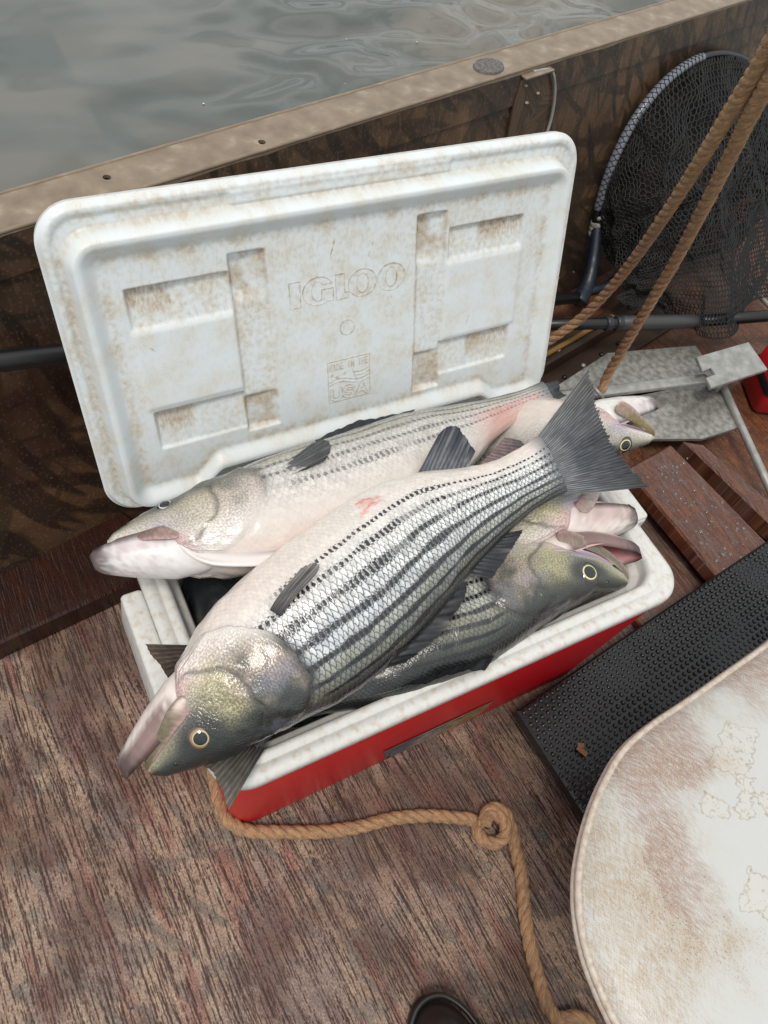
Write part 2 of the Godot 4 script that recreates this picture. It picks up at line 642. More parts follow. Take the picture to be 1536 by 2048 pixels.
func fin(f: Fish, called: String, base: Array, edge: Array, c0: Color, c1: Color, rays: int, m: Material, bulge := Vector3.ZERO, fray := 0.02, dark := 0.55) -> void:
	var b := []
	var e := []
	for q in base:
		b.append(f.at(q[0], q[1], q[2]))
	for q in edge:
		e.append(f.at(q[0], q[1], q[2]))
	part(called, fin_mesh(b, e, c0, c1, rays, bulge, fray, dark), m, f.root)


# a flattened strip through fish points [t, d, n, half width]
func strap(f: Fish, pts: Array, thick: float, col: Callable) -> ArrayMesh:
	var path := []
	for q in pts:
		path.append(f.at(q[0], q[1], q[2]))
	var line := smooth_path(path, 0.002)
	var n := line.size()
	var p := PackedVector3Array()
	var cc := PackedColorArray()
	for i in n:
		var x := float(i) / (n - 1)
		var y := x * (pts.size() - 1)
		var k := mini(int(y), pts.size() - 2)
		var w := lerpf(pts[k][3], pts[k + 1][3], y - k)
		w *= sqrt(maxf(0.02, 1.0 - pow(absf(2.0 * x - 1.0), 12.0)))
		var t: float = lerpf(pts[k][0], pts[k + 1][0], y - k)
		var T := (line[mini(i + 1, n - 1)] - line[maxi(i - 1, 0)]).normalized()
		var N: Vector3 = f.frame(t)[3]
		if pts[0][2] < 0.0:
			N = -N
		N = (N - T * N.dot(T)).normalized()
		var S := T.cross(N)
		for j in 17:
			var a := TAU * j / 16
			p.append(line[i] + S * cos(a) * w + N * sin(a) * thick * minf(1.0, w / 0.004))
			cc.append(col.call(x, 0.5 + 0.5 * cos(a)))
	return grid(p, n, 17, PackedVector2Array(), cc)


func eye_mesh(r: float, ring: Color, iris: Color) -> ArrayMesh:
	var p := PackedVector3Array()
	var c := PackedColorArray()
	var prof := [0.0, 0.2, 0.4, 0.54, 0.57, 0.60, 0.68, 0.72, 0.76, 0.84, 0.92, 1.0, 1.08, 1.12]
	for i in prof.size():
		var x: float = prof[i]
		var h := 0.34 * (1.0 - x * x)
		for j in 33:
			var a := TAU * j / 32
			p.append(Vector3(cos(a) * x * r, h * r, sin(a) * x * r))
			var k := lin(9, 13, 22)
			if x > 0.58:
				k = ring
			if x > 0.70:
				k = iris
			if x > 0.9:
				k = iris.lerp(lin(30, 32, 32), 0.75)
			c.append(k)
	return grid(p, prof.size(), 33, PackedVector2Array(), c, true)


func make_fish(called: String, label: String, spine: Array, dors: Array, k: Dictionary, m: Material) -> Fish:
	var f := Fish.new()
	f.root = thing(called, label, "fish", Vector3.ZERO, "striped bass piled in the red cooler")
	f.pts = smooth_path(spine, 0.004)
	f.dors = dors
	f.length = 0.0
	for i in range(1, f.pts.size()):
		f.length += f.pts[i].distance_to(f.pts[i - 1])
	f.te = k.te
	f.sc = k.size
	f.taper = k.get("taper", 0.0)
	f.hs = k.te * f.length / 0.188
	part("body", fish_body(f), m, f.root)
	var wet := vmat(0.3)
	wet.metallic_specular = 0.55
	# lower jaw, a scoop on a hinge below the eye
	var hs: float = f.hs
	var L := f.length
	var open: float = k.open
	var hinge := Vector2(f.te * 0.45, -0.014 * hs)
	var dir := Vector2(-cos(open), -sin(open) - 0.07 * cos(open))
	var jl: float = 0.106 * hs * k.get("jawlen", 1.0)
	var jd: float = k.get("jawdeep", 1.0)
	var p := PackedVector3Array()
	var cc := PackedColorArray()
	var white: Color = k.get("jaw", lin(226, 216, 210))
	var side_c: Color = k.get("jawside", lin(128, 106, 102))
	var jaw_at := func(ss: float, x: float, dd: float, w: float) -> Vector3:
		var c2 := hinge + Vector2(dir.x / L, dir.y) * (jl * ss)
		var q := c2 + Vector2(dir.y / L, -dir.x) * dd
		return f.at(q.x, q.y, x * w)
	for i in 31:
		var s := float(i) / 30
		var ss := -0.35 + 1.35 * s
		var round_off := pow(maxf(0.0, 1.0 - pow(clampf(ss, 0, 1), 9.0)), 0.5)
		var w: float = table(JAW, ss, 1) * hs * k.size.z * round_off
		var dp: float = table(JAW, ss, 2) * hs * pow(round_off, 0.7) * jd
		for j in 41:
			var a := TAU * j / 40
			var x := sin(a)
			var y := cos(a)
			var dd := 0.0
			var sp := N2.get_noise_2d(s * 60.0, x * 14.0)
			var sp2 := N1.get_noise_2d(s * 90.0 + 40.0, x * 30.0)
			if y > 0.0:
				dd = -0.62 * dp * (1.0 - x * x) + 0.0015 * hs * pow(absf(x), 8.0)
				x *= 0.96
			else:
				dd = -dp * pow(absf(y), 0.7)
			p.append(jaw_at.call(ss, x, dd, w))
			var col := side_c.lerp(white, stepf(0.50, 0.74, -y + 0.12 * sp2))
			if y > 0.02:
				col = lin(198, 132, 134).lerp(lin(140, 76, 84), stepf(0.2, 0.9, 1.0 - absf(x)))
				col = col.lerp(lin(58, 42, 42), stepf(0.80, 0.93, absf(x)))
			col = col.lerp(lin(54, 46, 46), stepf(0.74, 0.95, s + 0.08 * sp2) * 0.88 * (1.0 if y < 0.3 else 0.5))
			col = col.lerp(lin(150, 110, 112), clampf(sp2 * 0.5, 0.0, 0.25) * stepf(0.2, 0.5, s))
			if y <= 0.02:
				col = col.lerp(white, 1.0 - stepf(0.34, 0.48, s + 0.1 * sp2))
			cc.append(col * (1.0 + sp * 0.12))
	part("lower_jaw", grid(p, 31, 41, PackedVector2Array(), cc, true), wet, f.root)
	# upper lip and maxilla on both sides
	var mx: Color = k.get("maxilla", lin(112, 104, 80))
	for s in [1.0, -1.0]:
		var e := f.te
		var drop: float = sin(maxf(open, 0.0)) * 0.072 * hs * k.get("maxdrop", 1.0)
		var w1 := flank_width(f, e * 0.19, -0.011 * hs) + 0.0012
		var w2 := flank_width(f, e * 0.33, -0.014 * hs) + 0.0015
		var mm := strap(f, [[e * 0.0, -0.004 * hs, s * 0.004, 0.004 * hs], [e * 0.06, -0.010 * hs - drop * 0.13, s * (flank_width(f, e * 0.06, -0.006 * hs) + 0.001), 0.005 * hs], [e * 0.18, -0.015 * hs - drop * 0.40, s * w1, 0.0070 * hs], [e * 0.32, -0.021 * hs - drop * 0.72, s * w2, 0.0100 * hs], [e * (0.44 - 0.08 * minf(open, 0.5)), -0.024 * hs - drop, s * (w2 + 0.001), 0.0108 * hs]], 0.0013 * hs,
			func(x: float, y: float) -> Color: return mx.lerp(lin(166, 142, 134), stepf(0.5, 0.95, x) * 0.7).lerp(lin(196, 156, 154), stepf(0.6, 0.95, y) * 0.6) * (0.9 + 0.35 * N2.get_noise_2d(x * 160.0, y * 26.0)))
		part("maxilla", mm, wet, f.root)
		if open > 0.2:
			# skin stretched between the maxilla and the lower jaw
			var wp := PackedVector3Array()
			var wc := PackedColorArray()
			for i in 13:
				for j in 13:
					var y := j / 12.0
					var x := i / 12.0 * (1.0 - 0.40 * sin(PI * pow(y, 1.3)))
					var tt := lerpf(e * 0.52, e * 0.10, x)
					var td := lerpf(-0.024 * hs, -0.009 * hs, x)
					var top := f.at(tt, td, s * (flank_width(f, tt, td) - 0.0005))
					var low: Vector3 = jaw_at.call(lerpf(-0.12, 0.50, x), s, 0.0, lerpf(0.028, 0.030, x) * hs * k.size.z)
					wp.append(top.lerp(low, y) + f.frame(e * 0.4)[3] * s * 0.004 * sin(PI * y))
					wc.append(lin(176, 166, 186).lerp(lin(206, 160, 158), clampf(y * 1.2 - 0.2 + 0.8 * N1.get_noise_2d(x * 40.0, y * 40.0), 0, 1)))
			part("mouth_web", grid(wp, 13, 13, PackedVector2Array(), wc), wet, f.root)
	# eyes
	var glossy := vmat(0.06)
	glossy.clearcoat_enabled = true
	glossy.clearcoat = 1.0
	glossy.clearcoat_roughness = 0.02
	for s in [1.0, -1.0]:
		var et: float = f.te * k.eyeq
		var ed: float = k.eyed * hs
		var fr := f.frame(et)
		var pos := f.at(et, ed, s * (flank_width(f, et, ed) - 0.0012))
		var out: Vector3 = (fr[3] * s + fr[2] * 0.22 - fr[1] * 0.22).normalized()
		var xa: Vector3 = fr[1]
		xa = (xa - out * xa.dot(out)).normalized()
		part("eye", eye_mesh(0.0125 * hs * k.get("eye", 1.0), k.get("ring", lin(196, 176, 132)), k.get("iris", lin(150, 122, 96))), glossy, f.root, Transform3D(Basis(xa, out, xa.cross(out)), pos))
		# nostril
		var nt := f.te * 0.13
		var nd := 0.013 * hs
		part("nostril", eye_mesh(0.0022 * hs, lin(14, 14, 14), lin(40, 40, 38)), wet, f.root, Transform3D(Basis(xa, out, xa.cross(out)), f.at(nt, nd, s * flank_width(f, nt, nd))))
	return f


# ------------------------------------------------------------------ cooler lid, modelled as a relief in its own plane (x along, y up the lid)
func boxf(x: float, y: float, x0: float, x1: float, y0: float, y1: float, s: float) -> float:
	return stepf(x0 - s, x0 + s, x) * (1.0 - stepf(x1 - s, x1 + s, x)) * stepf(y0 - s, y0 + s, y) * (1.0 - stepf(y1 - s, y1 + s, y))


func lid_inset(x: float, y: float) -> float:
	# distance inside the rounded outline
	var r := 0.042
	var px := absf(x) - (0.334 - r)
	var py := absf(y - 0.189) - (0.189 - r)
	return r - Vector2(maxf(px, 0.0), maxf(py, 0.0)).length() - minf(maxf(px, py), 0.0)


func lid_ridge(x: float, y: float) -> float:
	# distance inside the ridge; its lower edge steps up along the middle
	var r := 0.032
	var mid := 1.0 - stepf(0.19, 0.232, absf(x - 0.004))
	var low := 0.010 + 0.026 * mid
	var cy := (0.349 + low) * 0.5
	var px := absf(x) - (0.313 - r)
	var py := absf(y - cy) - ((0.349 - low) * 0.5 - r)
	return r - Vector2(maxf(px, 0.0), maxf(py, 0.0)).length() - minf(maxf(px, py), 0.0)


const POCKETS := [[-0.262, -0.150, 0.241, 0.286, 0.009, 0.25], [-0.258, -0.148, 0.086, 0.135, 0.009, 0.3], [0.137, 0.247, 0.250, 0.288, 0.008, 0.3], [0.131, 0.243, 0.088, 0.136, 0.009, 0.35]]
const PLATES := [[-0.264, -0.148, 0.141, 0.238], [0.134, 0.250, 0.140, 0.246]]
const CHANNELS := [[-0.147, -0.106, 0.079, 0.304], [0.091, 0.131, 0.071, 0.310]]


func lid_height(x: float, y: float) -> float:
	var d := lid_inset(x, y)
	var e := lid_ridge(x, y)
	var h := -0.008 * (1.0 - stepf(0.0, 0.007, d))
	h -= 0.0035 * stepf(0.010, 0.016, d) * (1.0 - stepf(-0.004, 0.0, e))
	# raised lip for the latch along the top edge
	h += 0.0035 * boxf(x, y, -0.136, 0.136, 0.353, 0.366, 0.003)
	h += 0.019 * stepf(-0.003, 0.006, e)
	h -= 0.013 * stepf(0.009, 0.028, e)
	if e > 0.02:
		for p in POCKETS:
			var b := boxf(x, y, p[0], p[1], p[2], p[3], 0.0018)
			h -= b * p[4] * lerpf(p[5], 1.0, clampf((y - p[2]) / (p[3] - p[2]), 0.0, 1.0)) * lerpf(0.72, 1.0, 1.0 - stepf(-0.004, 0.004, x - lerpf(p[0], p[1], 0.45) if p[0] < 0.0 else lerpf(p[0], p[1], 0.42) - x))
		for p in PLATES:
			h += 0.0022 * boxf(x, y, p[0], p[1], p[2], p[3], 0.004)
		for p in CHANNELS:
			var b2 := boxf(x, y, p[0], p[1], p[2], p[3], 0.002)
			var top := stepf(0.245, 0.262, y)
			var bottom := 1.0 - stepf(0.122, 0.128, y)
			h -= b2 * (0.0035 + 0.0055 * maxf(top, bottom) * (0.4 + 0.6 * stepf(0.0, 0.03, p[1] - x)))
	return h


func lid_mesh() -> ArrayMesh:
	var nx := 420
	var ny := 240
	var p := PackedVector3Array()
	var uv := PackedVector2Array()
	for i in nx:
		for j in ny:
			var x := lerpf(-0.334, 0.334, i / float(nx - 1))
			var y := lerpf(0.0, 0.378, j / float(ny - 1))
			var r := 0.042
			var px := absf(x) - (0.334 - r)
			var py := absf(y - 0.189) - (0.189 - r)
			if px > 0.0 and py > 0.0:
				var l := Vector2(px, py).length()
				if l > r:
					x = signf(x) * (0.334 - r + px * r / l)
					y = 0.189 + signf(y - 0.189) * (0.189 - r + py * r / l)
			p.append(Vector3(x, y, lid_height(x, y)))
			uv.append(Vector2(x / 0.668 + 0.5, 1.0 - y / 0.378))
	return grid(p, nx, ny, uv, PackedColorArray(), true)


const STROKES := {"M": [[0, 0, 0, 1], [0, 1, 0.5, 0.4], [0.5, 0.4, 1, 1], [1, 1, 1, 0]], "A": [[0, 0, 0.5, 1], [0.5, 1, 1, 0], [0.2, 0.35, 0.8, 0.35]], "D": [[0, 0, 0, 1], [0, 1, 0.7, 0.9], [0.7, 0.9, 1, 0.5], [1, 0.5, 0.7, 0.1], [0.7, 0.1, 0, 0]], "E": [[0, 0, 0, 1], [0, 1, 1, 1], [0, 0.5, 0.8, 0.5], [0, 0, 1, 0]], "I": [[0.5, 0, 0.5, 1]], "N": [[0, 0, 0, 1], [0, 1, 1, 0], [1, 0, 1, 1]], "T": [[0, 1, 1, 1], [0.5, 1, 0.5, 0]], "H": [[0, 0, 0, 1], [1, 0, 1, 1], [0, 0.5, 1, 0.5]], "U": [[0, 1, 0, 0.15], [0, 0.15, 0.3, 0], [0.3, 0, 0.7, 0], [0.7, 0, 1, 0.15], [1, 0.15, 1, 1]], "S": [[1, 0.85, 0.7, 1], [0.7, 1, 0.2, 1], [0.2, 1, 0, 0.75], [0, 0.75, 0.2, 0.52], [0.2, 0.52, 0.8, 0.46], [0.8, 0.46, 1, 0.25], [1, 0.25, 0.8, 0], [0.8, 0, 0.3, 0], [0.3, 0, 0, 0.15]]}


func seg_dist(p: Vector2, a: Vector2, b: Vector2) -> float:
	var ab := b - a
	return (p - a - ab * clampf((p - a).dot(ab) / ab.length_squared(), 0.0, 1.0)).length()


func ell(p: Vector2, c: Vector2, r: Vector2) -> float:
	var q := (p - c) / r
	var l := q.length()
	return (l - 1.0) * l / maxf(0.001, (q / r).length())


func rect(p: Vector2, x0: float, x1: float, y0: float, y1: float) -> float:
	return maxf(maxf(x0 - p.x, p.x - x1), maxf(y0 - p.y, p.y - y1))


# distance to the lettering moulded in the lid: negative inside a letter
func moulded(x: float, y: float) -> Vector2:
	# x: distance to the nearest moulded line, y: 1 inside a letter
	var p := Vector2(x, y)
	if x > -0.085 and x < 0.078 and y > 0.220 and y < 0.266:
		var s := rect(p, -0.080, -0.0665, 0.2275, 0.2590)
		var g := maxf(ell(p, Vector2(-0.0435, 0.2430), Vector2(0.0200, 0.0172)), -ell(p, Vector2(-0.0440, 0.2430), Vector2(0.0080, 0.0120)))
		g = maxf(g, -rect(p, -0.0400, -0.0200, 0.2440, 0.2500))
		g = minf(g, rect(p, -0.0395, -0.0240, 0.2285, 0.2440))
		g = maxf(g, -rect(p, -0.0470, -0.0395, 0.2350, 0.2440))
		s = minf(s, g)
		s = minf(s, minf(rect(p, -0.0205, -0.0090, 0.2275, 0.2585), rect(p, -0.0205, -0.0035, 0.2275, 0.2350)))
		for cx in [0.0150, 0.0545]:
			s = minf(s, maxf(ell(p, Vector2(cx, 0.2425), Vector2(0.0190, 0.0170)), -ell(p, Vector2(cx, 0.2425), Vector2(0.0078, 0.0122))))
		return Vector2(absf(s), 1.0 if s < 0.0 else 0.0)
	var d := absf(p.distance_to(Vector2(-0.007, 0.189)) - 0.0098)
	if x > -0.045 and x < 0.035 and y > 0.08 and y < 0.152:
		d = minf(d, absf(rect(p, -0.036, 0.024, 0.087, 0.146)))
		if d > 0.0 and rect(p, -0.036, 0.024, 0.087, 0.146) < 0.0:
			if y > 0.131:
				var t := "MADE IN THE"
				for i in t.length():
					if STROKES.has(t[i]):
						var o := Vector2(-0.0335 + i * 0.00515, 0.1335)
						for q in STROKES[t[i]]:
							d = minf(d, seg_dist(p, o + Vector2(q[0] * 0.0034, q[1] * 0.0088), o + Vector2(q[2] * 0.0034, q[3] * 0.0088)))
			elif y > 0.1085:
				for i in 4:
					var wave := 0.0035 * sin((x + 0.036) / 0.060 * TAU)
					var yy := 0.1275 - i * 0.0052 + wave
					if x > 0.0 or i >= 2:
						d = minf(d, absf(y - yy) * 0.9)
				d = minf(d, seg_dist(p, Vector2(-0.002, 0.131), Vector2(0.005, 0.112)))
				for sx in [Vector2(-0.030, 0.127), Vector2(-0.024, 0.1225), Vector2(-0.0125, 0.1265), Vector2(-0.031, 0.1185)]:
					for k in 5:
						d = minf(d, seg_dist(p, sx, sx + Vector2(sin(k * TAU / 5), cos(k * TAU / 5)) * 0.0024))
			else:
				var big := "USA"
				for i in 3:
					var o2 := Vector2(-0.0315 + i * 0.0185, 0.0905)
					var dd := 1.0
					for q in STROKES[big[i]]:
						dd = minf(dd, seg_dist(p, o2 + Vector2(q[0] * 0.0125, q[1] * 0.0150), o2 + Vector2(q[2] * 0.0125, q[3] * 0.0150)))
					d = minf(d, absf(dd - 0.0021))
	return Vector2(d, 0.0)


func lid_color(u: float, v: float) -> Color:
	var x := (u - 0.5) * 0.668
	var y := (1.0 - v) * 0.378
	var d := lid_inset(x, y)
	var e := lid_ridge(x, y)
	var n := N1.get_noise_2d(x * 900.0, y * 900.0)
	var m := N2.get_noise_2d(x * 2600.0, y * 2600.0)
	var b := N1.get_noise_2d(x * 180.0 + 50.0, y * 180.0)
	var dirt := 0.03 + clampf(b * 0.06 + n * 0.08, 0.0, 0.12)
	# grime: where the ridge meets the panel, in the groove along the edge, in the upper ends of the pockets
	dirt += (1.0 - stepf(0.0, 0.010, absf(e - 0.030))) * clampf(0.20 + b * 0.22 + n * 0.2, 0.0, 0.5) * stepf(-0.3, 0.25, y - 0.19 + 0.3)
	dirt += (1.0 - stepf(0.0, 0.005, absf(e + 0.003))) * clampf(0.30 + n * 0.25, 0.0, 0.6)
	dirt += boxf(d, 0.0, 0.005, 0.022, -1.0, 1.0, 0.004) * clampf(0.12 + n * 0.22 + b * 0.1, 0.0, 0.4) * (1.0 - stepf(-0.006, 0.0, e))
	if e > 0.02:
		dirt += stepf(0.02, 0.04, e) * clampf(0.06 + n * 0.12 + b * 0.05 + 0.10 * N2.get_noise_2d(x * 900.0, y * 260.0), 0.0, 0.3) * (0.45 + 0.55 * stepf(0.12, 0.3, y))
		for p in POCKETS:
			var f := boxf(x, y, p[0] - 0.001, p[1] + 0.001, p[2], p[3] + 0.002, 0.003)
			var up := clampf((y - p[2]) / (p[3] - p[2]), 0.0, 1.0)
			var far := 1.0 - stepf(0.40, 0.44, (x - p[0]) / (p[1] - p[0])) if p[0] < 0.0 else stepf(0.38, 0.42, (x - p[0]) / (p[1] - p[0]))
			dirt += f * (0.05 + 0.50 * far * stepf(0.1, 0.7, up) * clampf(0.8 + b * 0.5 + 0.7 * N2.get_noise_2d(x * 1100.0, y * 300.0), 0.0, 1.0) + n * 0.12 + 0.14 * up * up)
		for p in CHANNELS:
			var f2 := boxf(x, y, p[0] - 0.0015, p[1] + 0.0015, p[2], p[3] + 0.001, 0.002)
			var ends := maxf(stepf(0.235, 0.262, y), 1.0 - stepf(0.12, 0.135, y))
			dirt += f2 * (0.05 + 0.46 * ends * clampf(0.7 + b * 1.2, 0.0, 1.0) + n * 0.14)
			var fe := absf(x - p[0])
			dirt += boxf(x, y, p[0] - 0.003, p[0] + 0.003, p[2], p[3], 0.002) * 0.30 * clampf(0.5 + b * 1.2, 0.0, 1.0) * (1.0 if fe < 1.0 else 0.0)
		for p in PLATES:
			dirt *= 1.0 - 0.45 * boxf(x, y, p[0], p[1], p[2], p[3], 0.004)
	var speck := stepf(0.48, 0.64, m) * clampf(0.4 + b, 0.0, 1.0)
	dirt += speck * 0.38
	# a few scratches
	for s in [[-0.262, 0.232, -0.244, 0.214], [0.018, 0.262, 0.030, 0.290], [0.168, 0.150, 0.174, 0.168], [-0.03, 0.27, -0.02, 0.30], [0.05, 0.20, 0.056, 0.217]]:
		dirt += (1.0 - stepf(0.0, 0.0012, seg_dist(Vector2(x, y), Vector2(s[0], s[1]), Vector2(s[2], s[3])))) * (0.3 + n)
	var c := rgb(220, 227, 230).lerp(rgb(218, 220, 216), clampf(0.3 + b, 0.0, 1.0))
	var h := 0.5 + n * 0.02
	if e > 0.025:
		var w := moulded(x, y)
		var line := 1.0 - stepf(0.0003, 0.0010, w.x)
		dirt += line * clampf(0.42 + n * 0.4, 0.1, 0.7) + w.y * (0.06 + n * 0.1)
		h += 0.22 * w.y - 0.4 * line
	dirt = clampf(dirt * 0.86 - 0.02, 0.0, 0.92)
	c = c.lerp(rgb(168, 146, 120), minf(dirt * 1.0, 0.70))
	c = c.lerp(rgb(116, 90, 64), stepf(0.55, 1.0, dirt) * 0.5)
	return Color(c.r, c.g, c.b, h)


# ------------------------------------------------------------------ surfaces of the boat
func streak(x: float, z: float, fx: float, fz: float) -> float:
	return N1.get_noise_2d(x * fx, z * fz)


# worn, camouflage painted plywood; the grain runs along z
func deck_color(u: float, v: float) -> Color:
	var x := -0.78 + u * 1.44
	var z := -0.44 + v * 1.24
	var gx := x - 0.05 * z + 0.012 * N1.get_noise_2d(x * 30.0, z * 8.0)
	var big := N1.get_noise_2d(x * 55.0, z * 45.0)
	var mid := N1.get_noise_2d(x * 190.0 + 30.0, z * 120.0)
	var fine := N2.get_noise_2d(x * 1500.0, z * 900.0)
	var g1 := N2.get_noise_2d(gx * 1500.0, z * 36.0)
	var g2 := N1.get_noise_2d(gx * 2300.0 + 70.0, z * 70.0)
	var g3 := N2.get_noise_2d(gx * 330.0 + 11.0, z * 16.0)
	var g4 := N2.get_noise_2d(gx * 1900.0 + 5.0, z * 160.0)
	# the paint: tan, with blades of grey green and black, and reddish patches
	var paint_c := rgb(150, 128, 110).lerp(rgb(126, 106, 94), clampf(0.5 + big * 0.5, 0.0, 1.0))
	paint_c = paint_c.lerp(rgb(172, 154, 134), clampf(mid * 0.8, 0.0, 0.35))
	var pat := N3.get_noise_2d(x * 85.0 + z * 30.0, z * 120.0 - x * 60.0)
	var pat2 := N3.get_noise_2d(x * 190.0 - z * 120.0 + 90.0, z * 70.0 + x * 30.0)
	paint_c = paint_c.lerp(rgb(92, 92, 88), stepf(0.30, 0.5, pat) * 0.4)
	paint_c = paint_c.lerp(rgb(78, 78, 76), stepf(0.34, 0.5, pat2) * 0.4)
	paint_c = paint_c.lerp(rgb(124, 74, 66), stepf(0.10, 0.6, N1.get_noise_2d(gx * 170.0 + 200.0, z * 34.0)) * 0.5)
	paint_c = paint_c.lerp(rgb(114, 98, 96), stepf(0.0, 0.5, N1.get_noise_2d(gx * 90.0 - 80.0, z * 30.0)) * 0.5)
	# bare wood where the paint has gone from the soft grain
	var bare_c := rgb(96, 66, 54).lerp(rgb(66, 46, 42), clampf(0.5 + g3 * 1.6, 0.0, 1.0)).lerp(rgb(104, 82, 66), clampf(mid * 1.4, 0.0, 0.6))
	var wear := g1 * 0.75 + g2 * 0.5 + g3 * 0.42 + big * 0.10 + mid * 0.22 + g4 * 0.35
	var gone := stepf(0.02, 0.38, wear)
	var crack := stepf(0.25, 0.33, g2 * 0.6 + g1 * 0.7 + 0.15 * mid)
	var c := paint_c.lerp(bare_c, gone * 0.78)
	c = c.lerp(rgb(46, 32, 30), crack * 0.68)
	var lum := 1.03 + fine * 0.32 + g4 * 0.16
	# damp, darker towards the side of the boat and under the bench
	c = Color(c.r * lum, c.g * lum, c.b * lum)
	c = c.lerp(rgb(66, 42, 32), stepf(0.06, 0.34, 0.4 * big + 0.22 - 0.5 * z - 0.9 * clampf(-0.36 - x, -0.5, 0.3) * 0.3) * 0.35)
	return Color(c.r, c.g, c.b, 0.6 - gone * 0.28 - crack * 0.3 + fine * 0.06)


func board_color(u: float, v: float) -> Color:
	# stained timber; u across, v along the grain; tiles
	var a := u * TAU
	var cx := cos(a) * 0.16
	var cy := sin(a) * 0.16
	var warp := N1.get_noise_2d(u * 40.0, v * 22.0) * 0.05
	var ringy := 0.5 + 0.5 * sin((u + warp) * 190.0 + N1.get_noise_2d(u * 60.0, v * 14.0) * 9.0)
	var g := N2.get_noise_2d(u * 900.0, v * 40.0)
	var big := N1.get_noise_2d(u * 90.0, v * 60.0)
	var c := rgb(92, 54, 40).lerp(rgb(64, 38, 30), ringy * 0.5).lerp(rgb(122, 78, 50), clampf(big * 1.2, 0.0, 0.6))
	c = c.lerp(rgb(112, 92, 84), clampf(-big * 1.1 + 0.1 + g * 0.4, 0.0, 0.5))
	c = c.lerp(rgb(48, 26, 20), stepf(0.25, 0.5, g) * 0.6)
	var sp := N2.get_noise_2d(u * 700.0 + cx, v * 700.0 + cy)
	c = c.lerp(rgb(190, 180, 168), stepf(0.52, 0.6, sp) * 0.35)
	return Color(c.r, c.g, c.b, 0.5 + g * 0.3 - ringy * 0.15)


func camo_color(u: float, v: float) -> Color:
	# 2.4 m along, 0.6 m up
	var x := u * 2.4
	var y := v * 0.6
	var big := N1.get_noise_2d(x * 30.0, y * 34.0)
	var c := rgb(84, 66, 50).lerp(rgb(62, 50, 42), clampf(0.5 + big * 1.6, 0.0, 1.0))
	c = c.lerp(rgb(106, 86, 64), stepf(0.15, 0.5, N1.get_noise_2d(x * 55.0 + 9.0, y * 55.0)) * 0.5)
	# stalks and blades, leaning
	for k in 3:
		var an: float = [0.95, 0.5, 1.9][k]
		var a := x * cos(an) + y * sin(an)
		var b := -x * sin(an) + y * cos(an)
		var bend := 0.03 * sin(a * 11.0 + k)
		var s := N3.get_noise_2d(a * 26.0 + k * 40.0, (b + bend) * 210.0)
		var brk := N1.get_noise_2d(a * 60.0 + k * 9.0, b * 60.0)
		c = c.lerp([rgb(30, 26, 24), rgb(40, 34, 29), rgb(54, 46, 34)][k], stepf(0.20, 0.46, s + 0.25 * brk) * 0.62)
	var fine := N2.get_noise_2d(x * 700.0, y * 700.0)
	c = c.lerp(rgb(150, 136, 120), stepf(0.54, 0.62, fine) * 0.4)
	c = c.lerp(rgb(130, 116, 100), stepf(0.42, 0.5, N2.get_noise_2d(x * 380.0, y * 40.0)) * 0.25 * stepf(0.2, 0.0, y - 0.1))
	return Color(c.r, c.g, c.b, 0.5 + fine * 0.1)


func seat_color(u: float, v: float) -> Color:
	var x := -0.10 + u * 0.75
	var z := 0.20 + v * 0.65
	var b := N1.get_noise_2d(x * 60.0, z * 60.0)
	var n := N2.get_noise_2d(x * 1300.0, z * 1300.0)
	var s1 := N2.get_noise_2d((x - 0.4 * z) * 2300.0, (z + 0.4 * x) * 190.0)
	var s2 := N2.get_noise_2d((x + 0.5 * z) * 2100.0, (z - 0.5 * x) * 150.0)
	# grime fades from the rim inwards
	var inward := Vector2((x - 0.34) / 0.40, (z - 0.66) / 0.36).length()
	var rim := stepf(0.70, 1.06, inward + b * 0.22)
	var c := rgb(194, 195, 193)
	var dirt := rim * (0.30 + 0.22 * b + 0.30 * s1 + 0.30 * s2 + n * 0.05)
	dirt += stepf(0.34, 0.6, s1) * 0.20 * (0.15 + rim) + stepf(0.38, 0.6, s2) * 0.2 * (0.1 + rim)
	c = c.lerp(rgb(156, 130, 100), clampf(dirt * 1.0, 0.0, 0.7))
	c = c.lerp(rgb(138, 104, 98), clampf(rim * stepf(0.05, 0.4, N1.get_noise_2d(x * 50.0 + 33.0, z * 40.0) + 0.15 - 2.5 * (z - 0.42)) * (0.4 + 0.8 * s1), 0.0, 0.4))
	c = c.lerp(rgb(96, 74, 58), stepf(0.56, 0.66, n) * clampf(b * 2.0, 0.0, 1.0) * (0.2 + rim * 0.4))
	# torn remains of stickers
	var p := Vector2(x, z)
	var jag := N2.get_noise_2d(x * 260.0, z * 260.0) * 0.004 + N1.get_noise_2d(x * 200.0, z * 200.0) * 0.007
	for q in STICKERS:
		var dir := Vector2(cos(q[4]), sin(q[4]))
		var loc := Vector2((p - Vector2(q[0], q[1])).dot(dir), (p - Vector2(q[0], q[1])).dot(Vector2(-dir.y, dir.x)))
		var d := maxf(absf(loc.x) - q[2], absf(loc.y) - q[3]) + jag
		if d < 0.0:
			c = c.lerp(rgb(206, 198, 184), 0.22)
			c = c.lerp(rgb(140, 110, 80), (1.0 - stepf(0.0, 0.0016, absf(fposmod(loc.x * 1.3 + jag * 3.0 + loc.y * 0.6, 0.022) - 0.011))) * 0.45)
		c = c.lerp(rgb(122, 98, 72), (1.0 - stepf(0.0002, 0.0011, absf(d))) * 0.38)
	return Color(c.r, c.g, c.b, 0.5 + s1 * 0.1)


